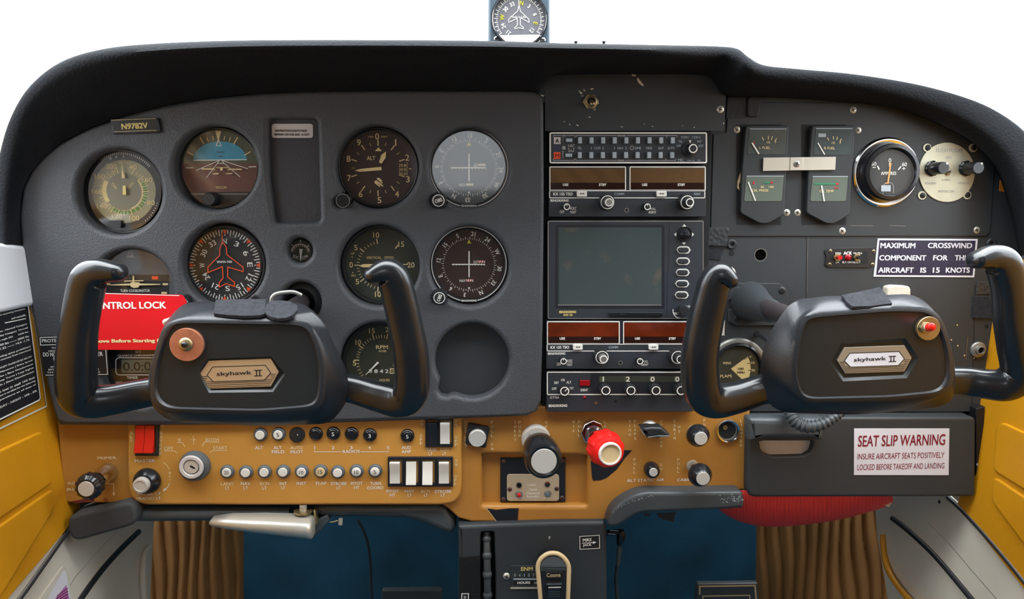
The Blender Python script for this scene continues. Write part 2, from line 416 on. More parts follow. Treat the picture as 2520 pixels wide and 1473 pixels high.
def sph(T, name, *a, **k): return T.part(name, **k)
def solo(name, label, cat, px, py, d, **k):
    T = Th(name, label, cat, px, py, d, solo=name, **k); return T, T.part(name)
# ================================================================ the cabin shell
def wallframe(pa, pb, inward):
    a, b = P(*pa), P(*pb); ev = (a-b).normalized(); y = Vector((0, 1, 0))
    ev = (ev-y*ev.y).normalized(); en = ev.cross(y); 
    if en.x*inward < 0: en = -en
    return (ev.cross(en), ev, en, b)
WL = wallframe((60, 620), (165, 1290), 1); WR = wallframe((2485, 640), (2395, 1240), -1)
def struct(name, px, py, d=0, **k): T = Th(name, None, None, px, py, d, kind='structure', solo=name, **k); return T, T.part(name)
def quadmesh(name, vs, m, fs=((0, 1, 2, 3),)):
    T = Th(name, kind='structure', px=1150, py=480, solo=name); b = T.part(name)
    b.add([((Vector(v)-T.O).dot(T.eu), (Vector(v)-T.O).dot(T.ev), (Vector(v)-T.O).dot(T.en)) for v in vs], fs, m); return b
def boxmesh(name, lo, hi, m):
    x0, y0, z0 = lo; x1, y1, z1 = hi
    v = [(x, y, z) for x in (x0, x1) for y in (y0, y1) for z in (z0, z1)]
    return quadmesh(name, v, m, ((0, 1, 3, 2), (4, 6, 7, 5), (0, 4, 5, 1), (2, 3, 7, 6), (0, 2, 6, 4), (1, 5, 7, 3)))
boxmesh('floor', (-.75, -2.5, .14), (.85, .6, .17), 'carpet_blue')
boxmesh('ceiling', (-.62, -2.5, 1.50), (.72, -.55, 1.53), 'headliner')
boxmesh('door_1', (-.66, -1.0, .15), (-.56, -.42, .93), 'yellow'); boxmesh('door_2', (.68, -1.0, .15), (.78, -.42, .93), 'yellow')
boxmesh('glare_post_left', (-.66, -.78, .93), (-.56, -.50, 1.5), 'headliner'); boxmesh('glare_post_right', (.68, -.78, .93), (.78, -.50, 1.5), 'headliner')  # unseen posts added to keep window glare off the dial glass
boxmesh('wall_1', (-.66, -2.5, .15), (-.56, -1.0, 1.5), 'backcloth'); boxmesh('wall_2', (.68, -2.5, .15), (.78, -1.0, 1.5), 'backcloth')
# rear bulkhead with the rear window, which the nearest dial glass mirrors
b = quadmesh('wall_back', [(-.7, -2.5, .17), (.8, -2.5, .17), (.8, -2.5, 1.5), (-.7, -2.5, 1.5), (-.2, -2.5, .97), (.24, -2.5, .97), (.24, -2.5, 1.32), (-.2, -2.5, 1.32)],
             'backcloth', ((0, 1, 5, 4), (1, 2, 6, 5), (2, 3, 7, 6), (3, 0, 4, 7)))
boxmesh('light_stop_front', (-.41, .055, .68), (.51, .07, 1.0), 'void'); boxmesh('light_stop_upper', (-.2, .056, .68), (.40, .071, 1.045), 'void'); boxmesh('light_stop_deck', (-.45, .06, .955), (.53, .46, .965), 'void')  # added black boxes behind the panel stop sky light leaking through
boxmesh('light_stop_left', (-.66, -.42, .15), (-.62, .45, .92), 'void'); boxmesh('light_stop_right', (.72, -.42, .15), (.78, .45, .92), 'void')  # added black side boxes keep outside light from the footwells
boxmesh('wall_firewall', (-.60, .42, .15), (.70, .45, .95), 'carpet_blue')
# windscreen: thin clear sheet from the cowl up to the roof edge
vs = []; fs = []
for i in range(13):
    x = -.62+1.34*i/12; bow = (x-.05)**2*.35
    for j in range(7):
        t = j/6; vs.append((x, .24-bow-.79*t**1.2, .98+.52*math.sin(t*math.pi/2)))
for i in range(12):
    for j in range(6): a = i*7+j; fs.append((a, a+1, a+8, a+7))
quadmesh('window_1', vs, 'clear', fs)

# left side wall: yellow door trim
T, b = struct('wall_left', 60, 1000, frame=WL)
b.plate([[(75, 755), (150, 990), (195, 1225), (200, 1262), (166, 1300), (20, 1473), (-140, 1660), (-700, 1700), (-700, 640), (40, 640)]], -14, 0, 'yellow', 1)
T.z = 'I'
b.plate([roundpoly([(-700, 560), (0, 285), (345, 125), (425, 545), (0, 835), (-700, 1340)], 45)], -4, 2.2, 'yellow', 2.0)
b.plate([roundpoly([(-700, 1400), (0, 885), (435, 580), (440, 750), (20, 1440), (-250, 1800), (-700, 1800)], 60)], -4, 2.2, 'yellow', 2.0)
T, b = struct('trim_left', 0, 1020, z='I', frame=WL)
b.tube([(-300, 2050, -2), (150, 1478, -2), (330, 1228, -2), (545, 925, -2)], 17, 'steel', 14).tube([(-296, 2060, 1), (158, 1484, 1), (338, 1233, 1), (552, 930, 1)], 9, 'plastic', 10)
# cream kick panel beyond it
T, b = struct('trim_1', 700, 1200, z='I', frame=WL)
b.plate([[(420, 760), (1250, 700), (1230, 900), (1200, 1480), (1200, 1700), (-100, 1700), (-60, 1400), (380, 900)]], -12, -3, 'cream', 0)
b.line([(950, 920), (800, 1070), (600, 1300), (540, 1400)], 3, -2.8, 'steel')
b.tube([(1110, 935, -2), (960, 1080, -2), (800, 1260, -2), (640, 1480, -2), (560, 1620, -2)], 17, 'plastic', 12)
b.tube([(1190, 1060, -2), (1150, 1120, -1), (1140, 1300, 0), (1150, 1500, 0), (1150, 1700, 0)], 20, 'cream', 12)
T = Th('sticker', 'white paper sticker with purple print low on the cream kick panel', 'sticker', 480, 1350, z='I', frame=WL, solo='sticker'); b = T.part('sticker')
b.plate([roundpoly([(240, 1580), (505, 1210), (530, 1215), (600, 1580)], 14)], -3, -2.2, 'cork', 0)
b.poly([(330, 1560), (505, 1245), (528, 1255), (585, 1560)], -2.0, 'paper'); b.poly([(440, 1473), (530, 1360), (555, 1473), (575, 1560), (400, 1560)], -1.8, 'purple')
for i in range(4): b.line([(455-i*3, 1450+i*20), (545, 1385+i*24)], 5, -1.6, 'ink_maroon')
# white vinyl pillar pad at the upper left
T, b = struct('trim_2', 20, 680, frame=WL)
b.plate([roundpoly([(-400, 560), (-40, 590), (72, 606), (92, 690), (112, 745), (-20, 775), (-400, 840)], 14)], -6, 5, 'pillar', 4)
# checklist placard in its clear pocket on the left wall
T = Th('operating_limits_placard', 'black placard with dense white lines in clear pocket on yellow side wall', 'placard', 50, 880, frame=WL); T.z = 'E'
b = T.part('pocket'); b.plate([[(-700, 545), (0, 520), (215, 478), (238, 600), (275, 860), (340, 1295), (0, 1470), (-700, 1800)]], -1, .8, 'clear', .3)
b.line([(-300, 528), (215, 480), (240, 600), (278, 865), (338, 1292), (0, 1455), (-300, 1600)], 9, 1.0, 'cream')
b = T.part('card'); b.plate([roundpoly([(-700, 620), (0, 585), (198, 540), (300, 1245), (0, 1405), (-700, 1720)], 16)], 1.0, 1.5, 'placard_black', .1)
b.line([(-300, 608), (0, 590), (190, 558), (205, 570), (292, 1230), (285, 1248), (0, 1388), (-300, 1525)], 8, 1.7, 'ink_white')
random.seed(3)
rows = [(612, 'nce with the operating limitations'), (655, 'and manuals.'), (728, 'limitations - Normal Category'), (758, 'Utility Category  Normal'), (790, 'mph mph IAS      2300 lbs'), (822, '2300 lbs ------ 2000 lbs'),
        (850, '+3.8 -1.52 ------ +4.4 -1.76'), (905, 'including spins prohibited'), (930, 'flight and recovery from intentional'), (985, 'approved EXCEPT THOSE LISTED BELOW'), (1015, 'Maneuver | Entry Speed'),
        (1045, 'Chandelles | Slow Deceleration'), (1075, 'Steep Turns | Lazy Eights'), (1105, 'Stalls | Slow Deceleration'), (1150, 'altitude lost in stall 160 feet'), (1180, 'This airplane is certified for the following'), (1210, 'flight operations as of date of'), (1262, 'DAY - NIGHT - VFR - IFR')]
for i, (yy, t) in enumerate(rows):
    x0, x1 = -90, 185+(yy-590)*.14; w_ = (x1-x0)*.96*min(1, len(t)/30); xc = x1-w_/2-4
    b.text(t, xc, yy+(90-xc)*(.22+(yy-600)*.0004), w_, 15, 1.7, 'ink_white', bold=.02)
b.line([(35, 690), (188, 658)], 5, 1.7, 'ink_white')

# right side wall
T, b = struct('wall_right', 2460, 1100, frame=WR)
b.plate([[(2420, 820), (2400, 960), (2375, 1180), (2355, 1240), (2520, 1450), (2700, 1680), (3300, 1700), (3300, 600), (2480, 640)]], -14, 0, 'yellow', 1)
T.z = 'O'
b.plate([roundpoly([(2900, 330), (2300, 195), (2130, 115), (2085, 155), (2065, 490), (2304, 640), (2900, 1000)], 45)], -4, 2.2, 'yellow', 2.0)
b.plate([roundpoly([(2900, 1080), (2304, 690), (2060, 525), (2050, 720), (2304, 1060), (2900, 1900)], 60)], -4, 2.2, 'yellow', 2.0)
T, b = struct('trim_right', 2000, 950, z='O', frame=WR)
b.tube([(1730, 690, -3), (1850, 800, -3), (2080, 1050, -3), (2330, 1350, -3), (2700, 1830, -3)], 24, 'steel', 14).tube([(1722, 695, 0), (1842, 808, 0), (2070, 1062, 0), (2318, 1362, 0), (2690, 1840, 0)], 11, 'plastic', 10)
T, b = struct('trim_3', 1700, 1100, z='O', frame=WR)
b.plate([[(1150, 600), (1850, 600), (2000, 700), (2300, 1060), (2600, 1400), (2800, 1700), (1300, 1700), (1180, 1000)]], -12, -3, 'cream', 0)
b.tube([(1295, 855, -2), (1400, 935, -2), (1560, 1080, -2), (1700, 1230, -2), (1950, 1530, -2)], 17, 'plastic', 12)
b.line([(1560, 880), (1740, 1060), (1900, 1250), (2100, 1480)], 3, -2.8, 'steel')
b.tube([(1225, 980, -2), (1235, 1150, 0), (1290, 1300, 2), (1420, 1470, 3), (1600, 1640, 3)], 20, 'yellow', 12)
b.ball(1655, 728, -3, 12, 'plastic', .4)

# ribbed tan carpet in both footwells, wrapped over the wheel-well bulges
def ribbed(name, pxs, ytop, ybot, d0, curve, nr, amp, lean, label):
    T = Th(name, label, 'carpet', (pxs[0]+pxs[1])/2, 1400, d0, solo=name); b = T.part(name, sharp=60)
    NX, NY = nr*10, 14; vs = []; fs = []
    for i in range(NX+1):
        t = i/NX
        for j in range(NY+1):
            s = j/NY; x = pxs[0]+(pxs[1]-pxs[0])*(t+lean(t)*s); y = ytop(t)+(ybot-ytop(t))*s
            h = curve(t)+amp*(abs(math.sin(math.pi*nr*(t+.02*math.sin(5*s+9*t)))))
            u, v = T.q(x, y, h); vs.append((u, v, h*.001))
    for i in range(NX):
        for j in range(NY): a = i*(NY+1)+j; fs.append((a, a+1, a+NY+2, a+NY+1))
    b.add(vs, fs, 'carpet_tan')
ribbed('ribbed_carpet', (352, 600), lambda t: 1270, 1560, -.28, lambda t: -80*t*t, 9, 7, lambda t: 0.0, 'tan ribbed footwell carpet under the silver brake handle')
ribbed('ribbed_carpet', (1862, 2185), lambda t: 1240, 1560, -.26, lambda t: -60*(1-t)**2, 11, 7, lambda t: .05*(t-.2), 'tan ribbed footwell carpet below the red ribbed bag')

# ---------------------------------------------------------------- glareshield
ST = [((-24, 598), (14, 600), (50, 603)), ((-20, 560), (14, 565), (49, 570)), ((-14, 480), (16, 490), (48, 530)), ((0, 375), (32, 390), (56, 465)), ((28, 285), (62, 300), (95, 400)), ((75, 210), (108, 235), (165, 342)),
      ((150, 152), (182, 185), (280, 292)), ((250, 121), (290, 155), (420, 256)), ((380, 107), (400, 140), (560, 236)), ((600, 99), (600, 129), (720, 226)), ((900, 98), (900, 126), (950, 223)),
      ((1180, 100), (1180, 128), (1200, 223)), ((1380, 106), (1380, 131), (1318, 218)), ((1500, 108), (1500, 133), (1352, 186)), ((1650, 111), (1650, 137), (1550, 182)), ((1770, 114), (1765, 143), (1725, 184)),
      ((1815, 120), (1808, 152), (1762, 205)), ((1842, 140), (1832, 172), (1778, 230)), ((1880, 160), (1866, 190), (1812, 237)), ((1960, 169), (1946, 200), (1900, 238)), ((2100, 182), (2085, 212), (2050, 247)),
      ((2250, 206), (2228, 240), (2205, 266)), ((2370, 238), (2340, 276), (2340, 318)), ((2450, 272), (2415, 320), (2415, 368)), ((2520, 322), (2478, 380), (2462, 430)), ((2575, 390), (2515, 455), (2492, 520)),
      ((2610, 480), (2532, 545), (2508, 600)), ((2640, 600), (2546, 615), (2514, 630))]
T = Th('glareshield', 'black padded vinyl coaming arching over the whole instrument panel', 'glareshield', 1200, 110, 0)
b = T.part('cover', sharp=60)
tri = [catmull([Vector((*s[i], 0)) for s in ST], 6) for i in range(3)]
rings = []
VP = Vector((1150, 480, 0))
HH = [min(125, .76*750*(1-(I_-VP).length/(O_-VP).length)) for O_, L_, I_ in zip(*tri)]
for _ in range(12): HH = [HH[0]]+[min(HH[i], (HH[i-1]+HH[i]+HH[i+1])/3) if i % 2 else (HH[i-1]+HH[i]+HH[i+1])/3 for i in range(1, len(HH)-1)]+[HH[-1]]
for O_, L_, I_, H_ in zip(*tri, HH):
    def g(p, q_, f, h): x, y = p.x+(q_.x-p.x)*f, p.y+(q_.y-p.y)*f; return (*T.q(x, y, h), h*.001)
    o = T.q(O_.x, O_.y, H_*.95); c_ = H_*.001
    s0_ = 9 if I_.x < 1335 else (2 if I_.x < 1790 else -8)
    rings.append([g(I_, L_, 0, s0_), g(I_, L_, .0, max(s0_+1, 6)), g(I_, L_, .35, .44*H_), g(I_, L_, .7, .76*H_), g(I_, L_, .92, .94*H_), g(L_, O_, .06, 1.01*H_), g(L_, O_, .25, 1.05*H_), g(L_, O_, .5, 1.06*H_), g(L_, O_, .75, 1.04*H_),
                  g(L_, O_, .93, 1.0*H_), (*o, c_*.95), (o[0]*1.0, o[1]+.001, c_*.75), (o[0], o[1]-.002, -.02), (o[0], o[1]-.012, -.17), (o[0]*.99, o[1]-.03, -.20)])
b.loft(rings, 'leather_soft', False, False)
for x in (1417, 1486):
    p = T.part('snap_stud'); p.tube([(x, 128, 60), (x, 106, 60), (x, 103, 60), (x, 100.5, 60)], [3.5, 3.5, 5.5, 4], 'plastic', 14, n=3)

# ---------------------------------------------------------------- standby compass on the coaming
T = Th('compass', 'square grey-blue compass with white aeroplane card above the coaming', 'compass', 800, 310, -.02, z='R')
b = T.part('casing'); b.plate([rrect(325, -330, 1285, 700, 30)], -70, 0, 'casing_blue', 3)
b.plate([rrect(560, 690, 1050, 1130, 20)], -62, -12, 'plastic', 2)
b.lathe(805, 305, [(440, -1), (440, 2), (420, 5), (410, 5), (405, 1)], 'chrome', 64, cap=False); b.ring(805, 305, 418, 450, 2.2, 'plastic')
for x, y in ((450, 600), (1175, 620)): b.screw(x, y, 40, 0, 'chrome')
b = T.part('card'); b.disc(800, 305, 410, .5, 'card_grey')
for i in range(72):
    a = i*5
    if 120 < (a % 360) < 230: continue
    if i % 2 == 0: b.ticks(800, 305, 330, 392, [a+3], 15, .8, 'ink_white')
    else: b.ticks(800, 305, 335, 352, [a+3], 17, .8, 'ink_white')
for a, t, m in ((-24, '33', 'ink_white'), (-52, '30', 'ink_white'), (-82, 'W', 'ink_yellow'), (-112, '24', 'ink_white'), (9, 'N', 'ink_yellow'), (37, '3', 'ink_white'), (72, '6', 'ink_white'), (102, 'E', 'ink_yellow'), (130, '12', 'ink_white'), (-142, '21', 'ink_white')):
    b.nums(800, 305, 262, [(a, t)], 66, .9, m, bold=.03)
pl = [(795, -60), (800, 70), (785, 165), (640, 300), (645, 345), (775, 285), (778, 385), (735, 430), (740, 445), (800, 430), (870, 445), (868, 425), (822, 385), (822, 275), (955, 345), (955, 300), (825, 175), (800, 70)]
b.line(pl, 12, .9, 'ink_white'); b.text('Made in USA', 800, 262, 260, 34, .9, 'ink_white')
b.poly([(500, 545), (1130, 535), (1130, 640), (1000, 720), (600, 720), (530, 600)], .95, 'ink_white')
b = T.part('glass'); b.disc(800, 305, 408, 3, 'glass')

T, b = struct('dark_strip', 620, 1250, -.035); b.plate([[(150, 1200), (1110, 1200), (1110, 1268), (150, 1272)]], -20, 0, 'void')  # added black strip keeps the gap under the ochre panel dark
# ================================================================ flight instrument panel
HOLES = [(292, 471, 106), (530, 412, 103), (928, 411, 102), (1155, 412, 98), (322, 716, 103), (550, 651, 102), (737, 617, 31), (932, 654, 100), (1155, 655, 98), (342, 905, 98), (932, 892, 98), (740, 745, 50)]
T = Th('instrument_panel', 'large black grained instrument panel with round openings on the pilot side', 'instrument panel', 690, 630, .008)
b = T.part('face_plate', sharp=50)
out = [(1318, 226), (1335, 240), (1338, 260), (1339, 500), (1336, 800), (1332, 985), (1322, 1012), (1295, 1024), (1000, 1032), (700, 1040), (400, 1042), (160, 1044), (138, 1034), (128, 1000), (104, 900), (80, 780), (62, 680), (52, 600), (47, 530),
       (56, 462), (76, 420), (104, 386), (150, 350), (215, 316), (300, 286), (400, 260), (520, 240), (640, 229), (760, 224), (950, 222), (1150, 222), (1290, 223)]
slot = roundpoly([(658, 292), (780, 292), (782, 340), (788, 545), (676, 548), (662, 440)], 12)
empty = circ(1162, 888, 90, 60)
notch = []
for p in empty: notch.append(p)
# blank opening with the little knob notch at its lower left
E_ = [(1162+92*math.sin(a*D2R), 888-92*math.cos(a*D2R)) for a in range(0, 208, 6)]+[(1112, 972), (1100, 977), (1085, 974), (1077, 962), (1080, 950)]+[(1162+92*math.sin(a*D2R), 888-92*math.cos(a*D2R)) for a in range(240, 360, 6)]
def notched(x, y, r):                  # round opening with a small lobe for the knob at its lower left
    kn = {928: (843, 494, 17), (1155, 412): (1079, 493, 16), (1155, 655): (1081, 732, 15)}.get(x if x == 928 and y < 500 else (x, y)); o = []
    for i in range(120):
        a = 2*math.pi*i/120; rr = r
        if kn:
            dx, dy = kn[0]-x, kn[1]-y; D = math.hypot(dx, dy); de = a-math.atan2(dy, dx); q_ = kn[2]**2-(D*math.sin(de))**2
            if q_ > 0 and math.cos(de) > 0: rr = max(r, D*math.cos(de)+math.sqrt(q_))
        o.append((x+rr*math.cos(a), y+rr*math.sin(a)))
    return o
b.plate([out, slot, E_]+[notched(x, y, r) for x, y, r in HOLES], -14, 0, 'leather', 3.2, 4.4)
b = T.part('pocket_recess'); b.plate([rrect(640, 270, 800, 565, 10)], -14, -7.5, 'pocket', 0)
b = T.part('lower_roll', sharp=60)
b.tube([(150, 1034, -6), (400, 1034, -5), (700, 1031, -5), (1000, 1023, -5), (1300, 1013, -6)], [10, 11, 11, 11, 9], 'leather', 16)
T = Th('blanking_plate', 'plain dark blanking plate closing the empty round opening', 'blanking plate', 1162, 888, -.008, solo='blanking_plate'); b = T.part('blanking_plate')
b.plate([circ(1160, 888, 106, 48)], -3, 0, 'metal_paint2', .5); b.disc(1232, 955, 8, .2, 'cream', 20)
T = Th('yoke_opening', 'dark round opening in the panel behind the pilot control column', 'bushing', 740, 745, -.006, solo='yoke_opening'); b = T.part('yoke_opening')
b.lathe(740, 745, [(58, -20), (58, -1), (50, 0), (40, 1.5), (36, 1.5), (32, -14)], 'plastic', 40)

def gauge(name, label, cat, cx, cy, R, Rf, face, d=-.0045, z=None, bez='bezel', fh=-5, glass='glass', rim=None, g=None):
    T = Th(name, label, cat, cx, cy, d, z=z, group=g); T.R = Rf
    b = T.part('case'); b.lathe(cx, cy, [(R*1.07, -40), (R*1.07, -2.5), (R*1.03, -1), (Rf*1.05, -.4), (Rf*1.02, -.8), (Rf*1.0, fh)], bez, 64, cap=False)
    if rim: b.ring(cx, cy, rim[0], rim[1], .35, rim[2])
    f = T.part('dial'); f.disc(cx, cy, Rf*1.01, fh, face, 64)
    gl = T.part('glass'); gl.disc(cx, cy, Rf*1.01, -1.2, glass, 48)
    T.dh = fh+.15; return T, f, b
H = lambda T, n=0: T.dh+.12*n

# ---- airspeed
T, f, b = gauge('airspeed_indicator', 'airspeed dial with tan centre and numerals from 40 to 200', 'gauge', 1045, 1020, 372, 345, 'bezel', z='A', fh=-7)
h = H(T); f.disc(1070, 1020, 274, h, 'face_tan', 64); f.disc(1072, 1020, 160, h+.1, 'face_olive', 48)
h += .2; cx, cy = 1070, 1020
f.ring(cx, cy, 172, 196, h, 'ink_green', 62, 218).ring(cx, cy, 152, 164, h, 'ink_tan', 52, 160).ring(cx, cy, 150, 186, h, 'ink_gold', 238, 302)
f.ticks(cx, cy, 160, 215, [25, 52, 64, 76, 90, 102, 118, 135, 160, 180, 195, 213, 228, 240, 255, 270, 285, 300, 318, 330, 342], 7, h+.1, 'ink_tan').ticks(cx, cy, 175, 205, [36, 44, 58, 70, 83, 96, 110, 126, 148, 170, 188, 204, 221, 234, 248, 262, 278, 293, 310, 324, 336], 5, h+.1, 'ink_tan')
for t, x, y in (('40', 1148, 810), ('60', 1283, 920), ('80', 1303, 1118), ('100', 1160, 1250), ('120', 1010, 1235), ('140', 880, 1145), ('160', 838, 1020), ('180', 862, 890), ('200', 962, 805)):
    f.text(t, x, y, 22+len(t)*22, 42, h+.1, 'ink_tan')
f.text('TAS', 985, 970, 60, 22, h, 'ink_tan', rot=55); f.text('KNOTS', 1128, 968, 74, 22, h, 'ink_tan', rot=-45); f.text('AIR SPEED', 1075, 770, 110, 16, h, 'ink_tan')
for i in range(26): f.ticks(1045, 1020, 318, 336, [-32+i*3.2], 4, H(T), 'ink_white')
for i in range(14): f.ticks(1045, 1020, 322, 336, [205+i*4], 4, H(T), 'ink_white')
for i in range(9): f.ticks(1045, 1020, 322, 334, [108+i*4], 4, H(T), 'ink_white')
f.nums(1045, 1020, 300, [(-18, '20'), (-8, '10'), (4, '0')], 16, H(T), 'ink_white')
n = T.part('needle'); n.plate([[(1048, 740), (1060, 840), (1078, 890), (1076, 905), (1050, 905), (1050, 870), (1052, 840)]], -4.5, -4.1, 'ink_tan'); n.plate([[(1058, 970), (1084, 970), (1088, 1048), (1058, 1048)]], -4.5, -4.1, 'ink_gold')
b = T.part('adjuster'); b.box(945, 1270, 1045, 1335, -2, 3.5, 'plastic', 8)

# ---- attitude
T, f, b = gauge('attitude_indicator', 'artificial horizon with blue sky over brown ground', 'gauge', 1888, 825, 352, 335, 'outer_olive', z='A')
h = H(T); A = lambda a, r: (1888+r*math.sin(a*D2R), 825-r*math.cos(a*D2R))
f.poly([A(a, 333) for a in range(82, 279, 7)], h, 'earth')
f.poly([(1900-232*math.cos(a*D2R), 752-165*math.sin(a*D2R)) for a in range(0, 181, 6)], h+.1, 'sky_blue')
f.poly([(1858, 482), (1925, 482), (1905, 545), (1872, 545)], h+.1, 'face_bluegrey')
f.poly([(1858, 498), (1908, 498), (1884, 600)], h+.2, 'ink_cream')
f.line([(1668, 752), (2130, 745)], 7, h+.2, 'ink_white')
for a, r0, r1, w in ((-60, 255, 318, 9), (60, 255, 318, 9), (-30, 258, 325, 9), (30, 258, 325, 9), (-20, 262, 300, 6), (-10, 262, 300, 6), (10, 262, 300, 6), (20, 262, 300, 6)): f.ticks(1888, 835, r0, r1, [a], w, h+.2, 'ink_cream')
f.line([(1884, 570), (1866, 625), (1908, 625), (1886, 570)], 6, h+.3, 'ink_white')
for p in (((1600, 817), (1668, 815)), ((2145, 808), (2212, 806))): f.line(p, 8, h+.3, 'ink_white')
for p in (((1895, 752), (1692, 838)), ((1890, 760), (1780, 902)), ((1915, 752), (2140, 824)), ((1915, 760), (2072, 894)), ((1880, 778), (1935, 778)), ((1868, 680), (1940, 680)), ((1885, 716), (1925, 716))): f.line(p, 5, h+.3, 'ink_white' if p[0][1] > 740 else 'ink_black')
n = T.part('miniature_aeroplane')
n.plate([[(1740, 820), (1845, 822), (1862, 832), (1740, 832)]], -3, -2.6, 'ink_cream').plate([[(1965, 824), (2085, 824), (2085, 835), (1965, 835)]], -3, -2.6, 'ink_cream').plate([[(1866, 812), (1966, 812), (1966, 818), (1866, 818)]], -3, -2.6, 'ink_cream')
n.disc(1911, 828, 12, -2.5, 'ink_cream', 20).plate([[(1836, 868), (1880, 860), (1892, 870), (1836, 874)]], -3, -2.6, 'ink_cream').plate([[(1942, 870), (1960, 862), (2006, 862), (2004, 870)]], -3, -2.6, 'ink_cream')
f.text('VACUUM', 1908, 985, 95, 22, h+.2, 'ink_tan')
b = T.part('lower_mask'); b.plate([[A(a, 338) for a in range(126, 236, 6)]], -4.5, -2, 'plastic', .4); b.line([(1640, 1042), (2140, 1042)], 5, -1.8, 'steel')
b = T.part('knob'); b.lathe(1838, 1085, [(62, -2), (62, 2), (58, 9), (54, 12), (50, 12.5)], 'plastic', 36)

# ---- altimeter
T, f, b = gauge('altimeter', 'altimeter reading 0 to 9 with three cream hands', 'gauge', 1018, 815, 345, 325, 'face_brown', z='B')
h = H(T); cx, cy = 1018, 818
pos = {0: (1010, 545), 1: (1170, 598), 2: (1270, 728), 3: (1275, 915), 4: (1182, 1042), 5: (1030, 1095), 6: (868, 1042), 7: (768, 905), 8: (763, 738), 9: (853, 598)}
for n_, (x, y) in pos.items(): f.text(str(n_), x, y, 14 if n_ == 1 else 34, 54, h, 'ink_cream')
f.ticks(cx, cy, 192, 242, rng(0, 324, 36), 9, h, 'ink_cream').ticks(cx, cy, 200, 228, rng(18, 342, 36), 5, h, 'ink_tan')
f.text('ALT', 958, 732, 74, 34, h, 'ink_cream'); f.text('100', 955, 548, 44, 15, h, 'ink_tan').text('FEET', 1072, 548, 58, 15, h, 'ink_tan')
f.poly([(990, 672), (1052, 672), (1021, 640)], h, 'ink_cream')
f.rect(1195, 765, 1285, 885, h, 'face_brown', 4); [f.text(t, 1228, y, 62, 26, h+.1, 'ink_tan') for t, y in (('29.8', 795), ('29.9', 833), ('30.0', 868))]
f.ticks(1268, 825, 0, 0.1, [0], 1, h, 'ink_tan'); [f.line([(1262, y), (1276, y)], 3, h+.2, 'ink_tan') for y in range(770, 885, 9)]; f.poly([(1280, 824), (1302, 816), (1302, 832)], h+.2, 'ink_tan')
for i in range(4):
    o_ = 26*i; f.poly([(985+o_*.6, 935-o_*.4), (995+o_*.6, 925-o_*.4), (1062-o_*.1, 968-o_*.8), (1058-o_*.4, 978)], h+.1, 'ink_cream') if i == 0 else None
for i, (x0, y0, x1, y1) in enumerate(((1008, 905, 1056, 950), (1000, 925, 1062, 975), (990, 942, 1035, 978), (1020, 903, 1052, 930))): f.line([(x0, y0), (x1, y1)], 10, h+.1+.05*i, 'ink_cream')
n = T.part('hundred_foot_hand'); n.plate([[(818, 840), (860, 826), (1046, 807), (1050, 836), (862, 850)]], -4.2, -3.8, 'ink_cream')
n = T.part('thousand_foot_hand'); n.plate([[(1087, 675), (1084, 730), (1048, 780), (1026, 768), (1046, 705)]], -4, -3.6, 'ink_cream')
b = T.part('knob'); b.lathe(714, 1100, [(64, -8), (64, 12), (60, 18), (56, 19.5), (54, 20)], 'bezel_gloss', 36, hq=20); b.ring(714, 1100, 56, 60, 20.2, 'steel')

